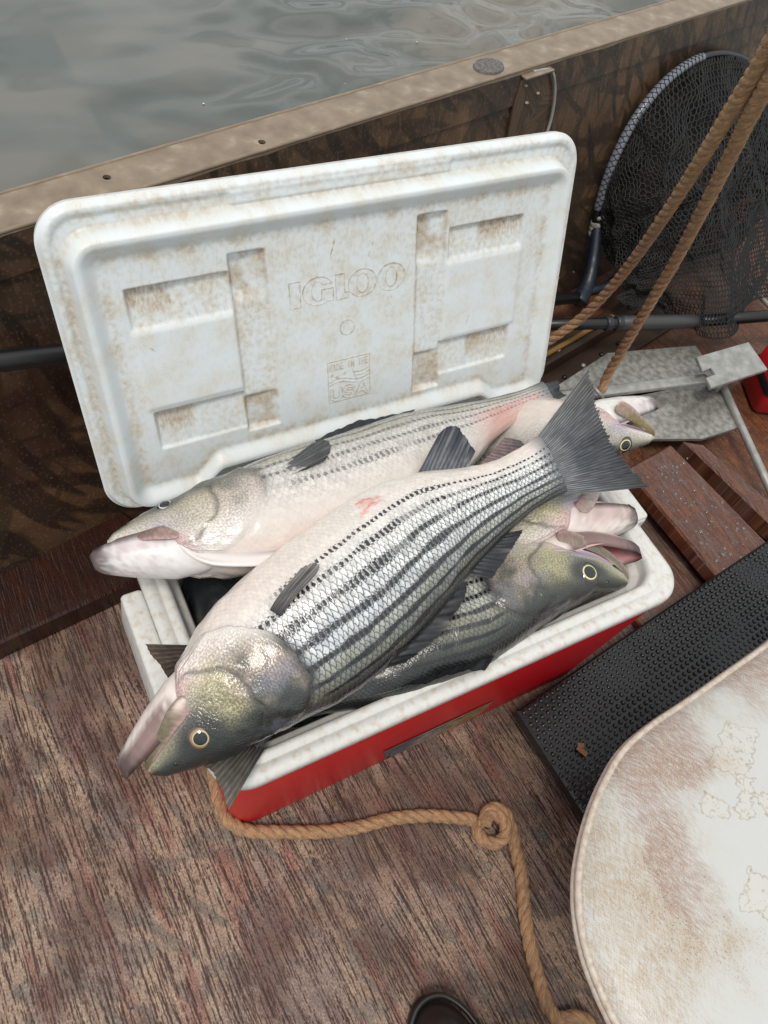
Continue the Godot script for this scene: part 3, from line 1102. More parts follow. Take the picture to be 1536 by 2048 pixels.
const STICKERS := [[0.222, 0.382, 0.034, 0.018, -0.55], [0.155, 0.424, 0.014, 0.010, 0.9], [0.196, 0.430, 0.022, 0.009, -0.9], [0.214, 0.446, 0.012, 0.012, 0.2], [0.168, 0.545, 0.060, 0.022, 0.85], [0.262, 0.480, 0.02, 0.012, 0.4]]


# ------------------------------------------------------------------ rope
# three strands laid round each other
func rope(called: String, label: String, group: String, path_pts: Array, R: float, pitch: float, m: Material, fuzz := 0) -> Node3D:
	var t := thing(called, label, "rope", Vector3.ZERO, group)
	var path := smooth_path(path_pts, 0.0032)
	var fr := frames(path)
	var n := path.size()
	for s in 3:
		var p := PackedVector3Array()
		var uv := PackedVector2Array()
		var l := 0.0
		for i in n:
			if i > 0:
				l += path[i].distance_to(path[i - 1])
			var a := -TAU * l / pitch + TAU * s / 3.0 + 0.25 * N1.get_noise_2d(l * 120.0, s * 9.0)
			var rad: Vector3 = fr[i][0] * cos(a) + fr[i][1] * sin(a)
			var tan: Vector3 = (fr[i][0] * sin(a) - fr[i][1] * cos(a)) * (TAU * R * 0.5 / pitch) + fr[i][2]
			tan = tan.normalized()
			var c := path[i] + rad * R * 0.49
			var bi := tan.cross(rad).normalized()
			var rs := R * 0.58
			if i < 3 or i > n - 4:
				rs *= 0.5 + 0.16 * minf(i, n - 1 - i)
			for j in 15:
				var b := TAU * j / 14
				var bump := 1.0 + 0.05 * N2.get_noise_2d(l * 500.0 + s * 40.0, b * 6.0)
				p.append(c + (rad * cos(b) + bi * sin(b) * 1.12) * rs * bump)
				uv.append(Vector2(l * 7.0, float(j) / 14 + l * 9.0))
		part("strand", grid(p, n, 15, uv), m, t)
	if fuzz > 0:
		var st := SurfaceTool.new()
		st.begin(Mesh.PRIMITIVE_TRIANGLES)
		for k in fuzz:
			var i := rng.randi_range(3, n - 4)
			var a := rng.randf() * TAU
			var rad: Vector3 = fr[i][0] * cos(a) + fr[i][1] * sin(a)
			var q := path[i] + rad * R * 0.96
			var d: Vector3 = (rad * rng.randf_range(0.3, 1.0) + fr[i][2] * rng.randf_range(-1.0, 1.0)).normalized() * rng.randf_range(0.002, 0.006)
			var w: Vector3 = d.cross(rad).normalized() * 0.00028
			if w.length() < 0.0001:
				continue
			st.add_vertex(q - w)
			st.add_vertex(q + d)
			st.add_vertex(q + w)
		st.generate_normals()
		var o := part("loose_fibres", st.commit(), mat(rgb(150, 112, 78), 0.8), t)
		o.set_meta("kind", "stuff")
	return t


# the inner side of the boat: s metres along, y up, off metres inboard
func W(s: float, y: float, off := 0.0) -> Vector3:
	return Vector3(-0.45, 0.06, -0.350) + Vector3(0.971, 0.0, -0.241) * s + Vector3(-0.049, 1.0, -0.198) * (y - 0.06) + Vector3(0.236, 0.194, 0.952) * off


func wall_grid(s0: float, s1: float, y0: float, y1: float, off: float, ns: int, ny: int) -> ArrayMesh:
	var p := PackedVector3Array()
	var uv := PackedVector2Array()
	for i in ns:
		for j in ny:
			var s := lerpf(s0, s1, i / float(ns - 1))
			var y := lerpf(y0, y1, j / float(ny - 1))
			p.append(W(s, y, off + 0.0015 * N1.get_noise_2d(s * 40.0, y * 40.0)))
			uv.append(Vector2((s + 1.0) / 2.4, 1.0 - (y + 0.02) / 0.6))
	return grid(p, ns, ny, uv)


func plank(called: String, poly: Array, y0: float, y1: float, m: Material, parent: Node) -> MeshInstance3D:
	return part(called, slab(v2(poly), y0, y1, 0.004), m, parent)


func _ready() -> void:
	# ---------------------------------------------------------------- camera, sky, sun, exposure
	var cam := Camera3D.new()
	add_child(cam)
	cam.transform = Transform3D(Basis(Vector3(0.88231, 0.15778, 0.44344), Vector3(0.29526, 0.54817, -0.78252), Vector3(-0.36655, 0.82135, 0.43707)).orthonormalized(), Vector3(-0.38222, 1.17735, 0.37366))
	cam.fov = 67.745
	cam.near = 0.02
	cam.far = 1500.0
	cam.current = true

	for e in [[N1, 11, 0.1, 4], [N2, 23, 0.25, 3], [N3, 37, 0.1, 2]]:
		var nz: FastNoiseLite = e[0]
		nz.noise_type = FastNoiseLite.TYPE_SIMPLEX
		nz.seed = e[1]
		nz.frequency = e[2]
		nz.fractal_octaves = e[3]
	rng.seed = 5
	make_scale_tile()

	var sky_mat := PanoramaSkyMaterial.new()
	var cloud := paint(768, 384, func(u: float, v: float) -> Color:
		var th := v * PI
		var d := Vector3(sin(th) * cos(u * TAU), cos(th), sin(th) * sin(u * TAU))
		var s := 26.0 / (0.35 + absf(d.y))
		var c := N1.get_noise_3d(d.x * s + 40.0, d.z * s, 3.0 + d.y * 20.0)
		var b := lerpf(0.80, 1.12, clampf(d.y, 0.0, 1.0)) * (1.0 + 0.30 * c)
		return Color(b * 0.965, b * 0.99, b * 1.0, 0.0))
	sky_mat.panorama = cloud[0]
	sky_mat.energy_multiplier = 1.0
	var sky := Sky.new()
	sky.sky_material = sky_mat
	var env := Environment.new()
	env.background_mode = Environment.BG_SKY
	env.sky = sky
	env.background_energy_multiplier = 0.94
	env.tonemap_mode = Environment.TONE_MAPPER_LINEAR
	env.tonemap_exposure = 1.05
	env.sdfgi_enabled = true
	env.ssao_enabled = true
	env.ssil_enabled = true
	var world := WorldEnvironment.new()
	world.environment = env
	add_child(world)

	var sun := DirectionalLight3D.new()
	add_child(sun)
	sun.look_at_from_position(Vector3(-1.0, 3.0, 0.8), Vector3.ZERO, Vector3.UP)
	sun.light_energy = 0.52
	sun.light_color = Color(1.0, 0.97, 0.93)
	sun.light_angular_distance = 15.0
	sun.shadow_enabled = true

	# ---------------------------------------------------------------- materials
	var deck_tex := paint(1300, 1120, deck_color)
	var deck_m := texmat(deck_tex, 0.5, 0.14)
	deck_m.metallic_specular = 0.4
	var board_m := texmat(paint(300, 700, board_color), 0.27, 0.12)
	board_m.uv1_scale = Vector3(3.0, 1.3, 1.0)
	board_m.metallic_specular = 0.5
	var dark_board_m := board_m.duplicate() as StandardMaterial3D
	dark_board_m.albedo_color = Color(0.52, 0.42, 0.36)
	var camo_tex := paint(1200, 300, camo_color)
	var camo_m := texmat(camo_tex, 0.36, 0.03)
	camo_m.albedo_color = Color(1.0, 0.97, 0.94)
	var rail_m := noisemat(0.012, [0.0, 0.35, 0.55, 0.72, 1.0], [rgb(122, 106, 90), rgb(132, 116, 99), rgb(138, 122, 104), rgb(144, 128, 110), rgb(166, 154, 138)], 0.42, 0.15, Vector3(3, 3, 3), 6, 0.02)
	var alu_m := noisemat(0.014, [0.0, 0.4, 0.6, 1.0], [rgb(140, 139, 134), rgb(154, 154, 150), rgb(162, 162, 158), rgb(178, 178, 175)], 0.42, 0.4, Vector3(4, 4, 4), 6, 0.02)
	var white_m := noisemat(0.02, [0.0, 0.30, 0.5, 0.74, 1.0], [rgb(190, 176, 156), rgb(208, 204, 198), rgb(213, 213, 210), rgb(215, 215, 213), rgb(204, 197, 184)], 0.42, 0.0, Vector3(5, 5, 5), 6, 0.006)
	var red_m := noisemat(0.02, [0.0, 0.4, 0.62, 1.0], [rgb(206, 3, 22), rgb(216, 3, 26), rgb(220, 6, 32), rgb(214, 26, 44)], 0.34, 0.0, Vector3(5, 5, 5), 5, 0.004)
	red_m.metallic_specular = 0.3
	var black_m := mat(rgb(22, 22, 24), 0.35)
	var navy_m := mat(rgb(26, 32, 46), 0.4)
	var rubber_m := noisemat(0.03, [0.0, 0.5, 0.8, 1.0], [rgb(20, 20, 22), rgb(27, 27, 29), rgb(36, 36, 38), rgb(70, 68, 66)], 0.27, 0.0, Vector3(6, 6, 6), 5, 0.02)
	var rope_tex := paint(256, 256, func(u: float, v: float) -> Color:
		var g := N2.get_noise_2d(u * 60.0, v * 900.0)
		var b := N1.get_noise_2d(u * 90.0, v * 40.0)
		var c := rgb(204, 164, 124).lerp(rgb(152, 114, 82), clampf(0.40 + g * 1.2, 0.0, 1.0)).lerp(rgb(128, 104, 86), clampf(b * 1.2, 0.0, 0.5))
		return Color(c.r, c.g, c.b, 0.5 + g * 0.5))
	var rope_m := texmat(rope_tex, 0.75, 0.10)

	# ---------------------------------------------------------------- water
	var wp := PackedVector3Array()
	var nwx := 300
	var nwz := 260
	for i in nwx:
		for j in nwz:
			var x := lerpf(-4.0, 5.0, i / float(nwx - 1))
			var z := lerpf(-6.0, 0.4, pow(j / float(nwz - 1), 0.8))
			var right := stepf(-0.1, 1.2, x + 0.15 * z)
			var near := 1.0 - stepf(3.5, 5.5, -z)
			var amp := (0.0009 + 0.0130 * right) * near
			var y := amp * (N3.get_noise_2d(x * 17.0 + z * 12.0, z * 27.0 - x * 7.0) * 2.4 + 0.5 * sin(x * 9.0 + z * 13.0 + 3.0 * N1.get_noise_2d(x * 9.0, z * 9.0)))
			wp.append(Vector3(x, -0.06 + y, z))
	var water_tex := paint(512, 512, func(u: float, v: float) -> Color:
		var a := N1.get_noise_2d(u * 70.0 + 20.0 * N3.get_noise_2d(u * 20.0, v * 20.0), v * 140.0)
		var b := N1.get_noise_2d(u * 30.0 + 90.0, v * 50.0)
		var c := rgb(96, 95, 88).lerp(rgb(78, 84, 80), clampf(0.5 + a * 1.2, 0.0, 1.0)).lerp(rgb(114, 108, 98), clampf(b * 1.6, 0.0, 0.8))
		return Color(c.r, c.g, c.b, 0.5))
	var water_m := texmat(water_tex, 0.03)
	water_m.metallic_specular = 0.95
	water_m.metallic = 0.10
	var wuv := PackedVector2Array()
	for q in wp:
		wuv.append(Vector2(q.x / 9.0, q.z / 6.4))
	var sea := struct("water", grid(wp, nwx, nwz, wuv), water_m, "murky grey green water beside the boat, rippled towards the right")
	var far_sheet := PlaneMesh.new()
	far_sheet.size = Vector2(1600, 1600)
	part("far_water", far_sheet, mat(rgb(84, 88, 80), 0.08), sea, Transform3D(Basis(), Vector3(0, -0.085, 0)))
	# foam flecks afloat
	var fl := []
	for k in 46:
		var s := SphereMesh.new()
		var r := rng.randf_range(0.0015, 0.0045)
		s.radius = r
		s.height = r * 0.8
		s.radial_segments = 8
		s.rings = 4
		fl.append([s, Transform3D(Basis(), Vector3(rng.randf_range(-1.6, 1.2), -0.0575, rng.randf_range(-2.8, -0.75)))])
	var flecks := part("foam_flecks", join(fl), mat(rgb(206, 206, 196), 0.6), self)
	flecks.set_meta("kind", "stuff")
	flecks.set_meta("label", "tiny pale flecks floating on the water")

	# ---------------------------------------------------------------- deck
	var dp := PackedVector3Array()
	var duv := PackedVector2Array()
	for i in 60:
		for j in 60:
			var u := i / 59.0
			var v := j / 59.0
			var x := -1.10 + u * 1.75
			var z := -0.60 + v * 1.60
			dp.append(Vector3(x, 0.0008 * N1.get_noise_2d(x * 60.0, z * 60.0), z))
			duv.append(Vector2((x + 0.78) / 1.44, (z + 0.44) / 1.24))
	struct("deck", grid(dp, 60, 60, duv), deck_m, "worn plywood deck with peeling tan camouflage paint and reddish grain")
	var grit := []
	for k in 150:
		var sp := BoxMesh.new()
		var r := rng.randf_range(0.0008, 0.0024)
		sp.size = Vector3(r, r * 0.4, r * rng.randf_range(0.7, 1.8))
		grit.append([sp, Transform3D(Basis(Vector3(rng.randf_range(-0.2, 0.2), 1, rng.randf_range(-0.2, 0.2)).normalized(), rng.randf() * TAU), Vector3(rng.randf_range(-0.62, 0.16), 0.0012, rng.randf_range(-0.15, 0.58)))])
	var crumbs := part("grit", join(grit), mat(rgb(60, 46, 38), 0.7), self)
	crumbs.set_meta("kind", "stuff")
	crumbs.set_meta("label", "dark grit scattered over the plywood deck")
	var under := slab(v2([[-1.4, -0.35], [1.9, -1.05], [1.9, 1.2], [-1.4, 1.2]]), -0.05, -0.004, 0.001)
	struct("deck_underside", under, mat(rgb(60, 44, 34), 0.8), "dark underside of the deck")
	var brown_m := texmat(paint(420, 500, board_color), 0.5, 0.05)
	brown_m.uv1_scale = Vector3(0.9, 1.1, 1.0)
	brown_m.albedo_color = Color(1.0, 0.95, 0.82)
	var brown := struct("brown_floor", slab(v2([[0.655, -0.78], [1.9, -1.05], [1.9, 0.9], [0.655, 0.9]]), -0.003, 0.006, 0.001), brown_m, "brown stained plywood floor under the anchor and the boards")
	# boards by the mat: pieces of the floor
	plank("plank", [[0.618, -0.140], [0.752, -0.158], [0.783, 0.099], [0.80, 0.30], [0.66, 0.32], [0.633, 0.117]], 0.030, 0.062, board_m, brown)
	plank("plank", [[0.460, -0.095], [0.588, -0.110], [0.618, 0.115], [0.640, 0.30], [0.51, 0.31], [0.46, 0.146]], 0.002, 0.020, board_m, brown)
	plank("plank", [[0.796, -0.160], [0.832, -0.138], [0.872, 0.028], [0.94, 0.32], [0.89, 0.34], [0.832, 0.069]], 0.012, 0.052, board_m, brown)
	var drops := []
	for k in 90:
		var sph := SphereMesh.new()
		var r := rng.randf_range(0.0010, 0.0032)
		sph.radius = r
		sph.height = r * 1.1
		sph.radial_segments = 10
		sph.rings = 5
		drops.append([sph, Transform3D(Basis.from_scale(Vector3(rng.randf_range(0.8, 1.6), 1, rng.randf_range(0.8, 1.6))), Vector3(rng.randf_range(0.645, 0.765), 0.0622, rng.randf_range(-0.12, 0.12)))])
	var wet_m := mat(Color(0.9, 0.92, 0.92, 0.15), 0.05)
	wet_m.refraction_enabled = true
	wet_m.refraction_scale = 0.033
	wet_m.transparency = BaseMaterial3D.TRANSPARENCY_ALPHA
	var wet := part("water_drops", join(drops), wet_m, brown)
	wet.set_meta("kind", "stuff")
	# timber along the foot of the side, left
	plank("stringer", [[-1.0, -0.222], [-0.30, -0.392], [-0.24, -0.262], [-0.53, -0.222], [-1.0, -0.11]], 0.004, 0.050, dark_board_m, brown)

	# ---------------------------------------------------------------- the boat's side
	var boat := thing("boat", "camouflage painted aluminium boat side with tan flat gunwale rail", "boat")
	part("side_panel", wall_grid(-1.0, 2.6, -0.06, 0.498, 0.0, 90, 22), camo_m, boat)
	part("upper_panel", join([wall_grid(-1.0, 2.6, 0.496, 0.546, 0.004, 80, 5), wall_grid(-1.0, 2.6, 0.4945, 0.4962, 0.002, 80, 2)]), camo_m, boat)
	var hull := PackedVector3Array()
	for i in 40:
		for j in 6:
			var q := W(lerpf(-1.0, 2.6, i / 39.0), lerpf(0.548, -0.2, j / 5.0), -0.060 + 0.008 * j / 5.0)
			hull.append(q)
	part("hull_side", grid(hull, 40, 6), camo_m, boat)
	# gunwale rail with two bolt holes
	var dirb := Basis(Vector3(0.971, 0, -0.241).normalized(), Vector3.UP, Vector3(0.241, 0, 0.971).normalized())
	var rail := CSGCombiner3D.new()
	rail.name = "gunwale"
	var base_box := CSGBox3D.new()
	base_box.size = Vector3(3.6, 0.005, 0.066)
	base_box.material = rail_m
	var rail_mid := W(0.8, 0.549, 0.0) + dirb.z * -0.031
	rail.transform = Transform3D(dirb, rail_mid)
	rail.add_child(base_box)
	for hp in [Vector3(-0.210, 0.55, -0.550), Vector3(0.015, 0.55, -0.583)]:
		var cyl := CSGCylinder3D.new()
		cyl.radius = 0.0055
		cyl.height = 0.03
		cyl.sides = 20
		cyl.operation = CSGShape3D.OPERATION_SUBTRACTION
		cyl.material = rail_m
		var lp: Vector3 = rail.transform.affine_inverse() * hp
		cyl.position = Vector3(lp.x, 0, clampf(lp.z, -0.02, 0.02))
		rail.add_child(cyl)
	boat.add_child(rail)
	for sgn in [1.0, -1.0]:
		var lip := tube(PackedVector3Array([dirb * Vector3(-1.8, 0.0015, 0.033 * sgn) + rail_mid, dirb * Vector3(-0.6, 0.0015, 0.033 * sgn) + rail_mid, dirb * Vector3(0.6, 0.0015, 0.033 * sgn) + rail_mid, dirb * Vector3(1.8, 0.0015, 0.033 * sgn) + rail_mid]), 0.0030, 10)
		part("rail_lip", lip, rail_m, boat)
	var fascia := rbox(Vector3(3.6, 0.016, 0.003), 0.001)
	part("rail_fascia", fascia, rail_m, boat, Transform3D(dirb, rail_mid + dirb.z * 0.034 + Vector3(0, -0.0075, 0)))
	# grey worn patch and its edge
	var worn := CylinderMesh.new()
	worn.top_radius = 0.0245
	worn.bottom_radius = 0.026
	worn.height = 0.003
	worn.radial_segments = 40
	part("worn_pad", worn, noisemat(0.03, [0.0, 0.5, 1.0], [rgb(70, 66, 64), rgb(96, 92, 90), rgb(130, 124, 116)], 0.6, 0.1, Vector3(8, 8, 8)), boat, Transform3D(dirb * Basis.from_scale(Vector3(1.2, 1, 0.9)), Vector3(0.478, 0.5535, -0.712)))
	# knee bracket
	var knee := []
	for q in [[1.045, 0.541], [1.110, 0.541], [1.128, 0.515], [1.137, 0.480], [1.136, 0.440], [1.118, 0.385], [1.020, 0.385], [1.024, 0.440], [1.030, 0.505]]:
		knee.append(q)
	var kp := PackedVector3Array()
	for j in 2:
		for q in knee:
			kp.append(W(q[0], q[1], 0.006 if j == 1 else 0.002))
		kp.append(W(knee[0][0], knee[0][1], 0.006 if j == 1 else 0.002))
	var kmid := PackedVector3Array()
	for q in knee:
		kmid.append(W(q[0], q[1], 0.006))
	kmid.append(W(knee[0][0], knee[0][1], 0.006))
	for q in kmid.size():
		kmid.append(W(1.08, 0.46, 0.0065))
	var kuv := PackedVector2Array()
	for q in kmid.size():
		kuv.append(Vector2(0.2 + 0.05 * sin(q), 0.3))
	var kuv2 := PackedVector2Array()
	for q in kp.size():
		kuv2.append(Vector2(0.4, 0.3))
	var bracket := part("knee_bracket", join([grid(kp, 2, knee.size() + 1, kuv2), grid(kmid, 2, knee.size() + 1, kuv)]), camo_m, boat)
	part("flange", tube(smooth_path([W(1.070, 0.543, 0.006), W(1.112, 0.538, 0.010), W(1.129, 0.515, 0.011), W(1.138, 0.480, 0.011), W(1.137, 0.440, 0.010), W(1.118, 0.383, 0.007)], 0.004), 0.0030, 10), alu_m, bracket)
	part("flange", rbox(Vector3(0.075, 0.004, 0.014), 0.001), rail_m, bracket, Transform3D(dirb, W(1.078, 0.540, 0.010)))
	for q in [[1.052, 0.525], [1.062, 0.495], [1.090, 0.505]]:
		var rv := SphereMesh.new()
		rv.radius = 0.004
		rv.height = 0.005
		part("rivet", rv, rail_m, bracket, Transform3D(Basis(), W(q[0], q[1], 0.007)))
	# seam line and scattered rivets on the side
	for k in 9:
		var rv2 := SphereMesh.new()
		rv2.radius = 0.004
		rv2.height = 0.005
		rv2.radial_segments = 12
		rv2.rings = 6
		part("rivet", rv2, camo_m, boat, Transform3D(Basis(), W(1.00 + 0.055 * k, 0.074 + 0.004 * (k % 2), 0.012)))
	var cleat := join([[rbox(Vector3(0.034, 0.012, 0.012), 0.005), Transform3D(Basis(Vector3.UP, 0.3), Vector3.ZERO)], [rbox(Vector3(0.012, 0.02, 0.014), 0.005), Transform3D(Basis(), Vector3(-0.006, -0.012, 0.0))]])
	part("cleat", cleat, noisemat(0.03, [0.0, 0.5, 1.0], [rgb(70, 50, 36), rgb(120, 92, 66), rgb(170, 150, 120)], 0.6, 0.2, Vector3(10, 10, 10)), boat, Transform3D(dirb, W(0.088, 0.515, 0.012)))
	# chine: riveted angle at the foot of the side, right
	var chine := part("chine_angle", join([[rbox(Vector3(0.62, 0.05, 0.045), 0.006), Transform3D(dirb, Vector3(0.78, 0.030, -0.50))], [rbox(Vector3(0.62, 0.012, 0.07), 0.004), Transform3D(dirb, Vector3(0.78, 0.012, -0.445))]]), mat(rgb(58, 42, 30), 0.5, 0.2), boat)
	for k in 8:
		for r in 2:
			var bolt := SphereMesh.new()
			bolt.radius = 0.006
			bolt.height = 0.009
			bolt.radial_segments = 12
			bolt.rings = 6
			part("bolt", bolt, black_m if (k + r) % 3 else alu_m, chine, Transform3D(Basis(), Vector3(0.78, 0.02 + 0.036 * r, -0.445 - 0.050 * r) + dirb * Vector3(-0.24 + 0.066 * k, 0, 0)))
	part("yellow_strip", rod(Vector3(0.60, 0.062, -0.452), Vector3(0.86, 0.062, -0.515), 0.006, 10), mat(rgb(132, 98, 46), 0.55), boat)

	build_cooler(white_m, red_m)
	build_fish()
	build_gear(alu_m, black_m, navy_m, rubber_m, rope_m)


func build_cooler(white_m: Material, red_m: Material) -> void:
	var c := thing("cooler", "open red cooler with white rim and lid, full of fish", "cooler")
	var body := part("body", loft_box([[0.0001, 0.0001, 0.0001, 0.002], [0.295, 0.151, 0.030, 0.002], [0.303, 0.159, 0.034, 0.006], [0.306, 0.162, 0.036, 0.016], [0.3255, 0.1815, 0.042, 0.304], [0.3260, 0.1820, 0.042, 0.322]], 10), red_m, c)
	part("rim", loft_box([[0.3200, 0.1760, 0.042, 0.3165], [0.3295, 0.1855, 0.044, 0.3170], [0.3308, 0.1868, 0.045, 0.3185], [0.3310, 0.1870, 0.045, 0.3300], [0.3290, 0.1850, 0.044, 0.3348], [0.3235, 0.1795, 0.042, 0.3370], [0.3150, 0.1710, 0.040, 0.3365], [0.3135, 0.1695, 0.040, 0.3350], [0.3115, 0.1675, 0.040, 0.3352], [0.3095, 0.1655, 0.040, 0.3372], [0.3050, 0.1610, 0.040, 0.3385], [0.3010, 0.1570, 0.038, 0.3370], [0.2985, 0.1545, 0.037, 0.3300], [0.2975, 0.1535, 0.036, 0.3180], [0.2950, 0.1510, 0.034, 0.3150], [0.2890, 0.1450, 0.032, 0.3140], [0.2860, 0.1420, 0.031, 0.3090], [0.2840, 0.1400, 0.030, 0.2900]], 12), white_m, c)
	part("liner", loft_box([[0.2840, 0.1400, 0.030, 0.2900], [0.2640, 0.1200, 0.030, 0.0420], [0.2580, 0.1140, 0.028, 0.0360], [0.0001, 0.0001, 0.0001, 0.0350]], 8), white_m, c)
	# swing handles at both ends
	for s in [-1.0, 1.0]:
		var h := join([[rbox(Vector3(0.026, 0.014, 0.150), 0.005, 5), Transform3D(Basis(), Vector3(s * 0.344, 0.326, -0.008))],
			[rbox(Vector3(0.007, 0.060, 0.150), 0.003, 4), Transform3D(Basis(Vector3(0, 0, 1), s * 0.10), Vector3(s * 0.356, 0.296, -0.008))],
			[rbox(Vector3(0.024, 0.030, 0.012), 0.004, 4), Transform3D(Basis(), Vector3(s * 0.342, 0.312, -0.079))],
			[rbox(Vector3(0.024, 0.030, 0.012), 0.004, 4), Transform3D(Basis(), Vector3(s * 0.342, 0.312, 0.063))]])
		part("handle", h, white_m, c)
	for q in [Vector3(0.336, 0.322, 0.050), Vector3(0.336, 0.322, 0.000)]:
		part("handle_pivot", rbox(Vector3(0.016, 0.022, 0.030), 0.004, 4), white_m, c, Transform3D(Basis(), q))
	for x in [-0.2, 0.2]:
		part("hinge", rbox(Vector3(0.07, 0.02, 0.016), 0.005, 4), white_m, c, Transform3D(Basis(), Vector3(x, 0.332, -0.193)))
	# torn paper label on the front
	var lab := paint(320, 120, func(u: float, v: float) -> Color:
		var n := N1.get_noise_2d(u * 60.0, v * 20.0)
		var g := N2.get_noise_2d(u * 120.0, v * 60.0)
		var cc := rgb(92, 106, 122).lerp(rgb(172, 168, 158), stepf(0.26, 0.36, u + n * 0.08)).lerp(rgb(172, 142, 92), stepf(0.56, 0.72, u + n * 0.1))
		cc = cc.lerp(rgb(60, 52, 44), stepf(0.2, 0.45, absf(g) + n * 0.3) * 0.7)
		cc = cc.lerp(rgb(50, 62, 56), (1.0 - stepf(0.02, 0.06, absf(v - 0.2 - 0.1 * n))) * 0.7)
		cc = cc.lerp(rgb(200, 190, 170), (1.0 - stepf(0.0, 0.03, absf(v - 0.03))) * 0.7)
		return Color(cc.r, cc.g, cc.b, 0.5 + n * 0.2))
	var lp := PackedVector3Array()
	var luv := PackedVector2Array()
	for i in 20:
		for j in 6:
			var u := i / 19.0
			var v := j / 5.0
			var y := lerpf(0.118, 0.030, v)
			var x := lerpf(-0.090, 0.095, u) + (0.02 * v if u < 0.1 else 0.0)
			lp.append(Vector3(x, y, lerpf(0.162, 0.1815, (y - 0.016) / 0.288) + 0.0012))
			luv.append(Vector2(u, v))
	part("label", grid(lp, 20, 6, luv, PackedColorArray(), true), texmat(lab, 0.45, 0.03), body)
	# the lid, leaning back
	var tilt := 0.3287
	var xf := Transform3D(Basis(Vector3(1, 0, 0), -tilt), Vector3(0, 0.336, -0.186))
	var lid_m := texmat(paint(1040, 588, lid_color), 0.40, 0.08)
	var lid := part("lid", lid_mesh(), lid_m, c, xf)
	lid.set_meta("label", "white dirty lid propped open, with raised lettering and pockets")
	var back := []
	for e in [[0.0, -0.008], [0.0005, -0.016], [0.004, -0.026], [0.012, -0.034], [0.03, -0.038]]:
		var pts := ring_points(0.334 - e[0], 0.189 - e[0], 0.042 - e[0] * 0.5, 0.0, 10)
		var o := PackedVector3Array()
		for q in pts:
			o.append(Vector3(q.x, 0.189 + q.z, e[1]))
		back.append(o)
	var centre := PackedVector3Array()
	for q in back[0]:
		centre.append(Vector3(0, 0.189, -0.038))
	back.append(centre)
	part("lid_shell", loft(back), white_m, lid)


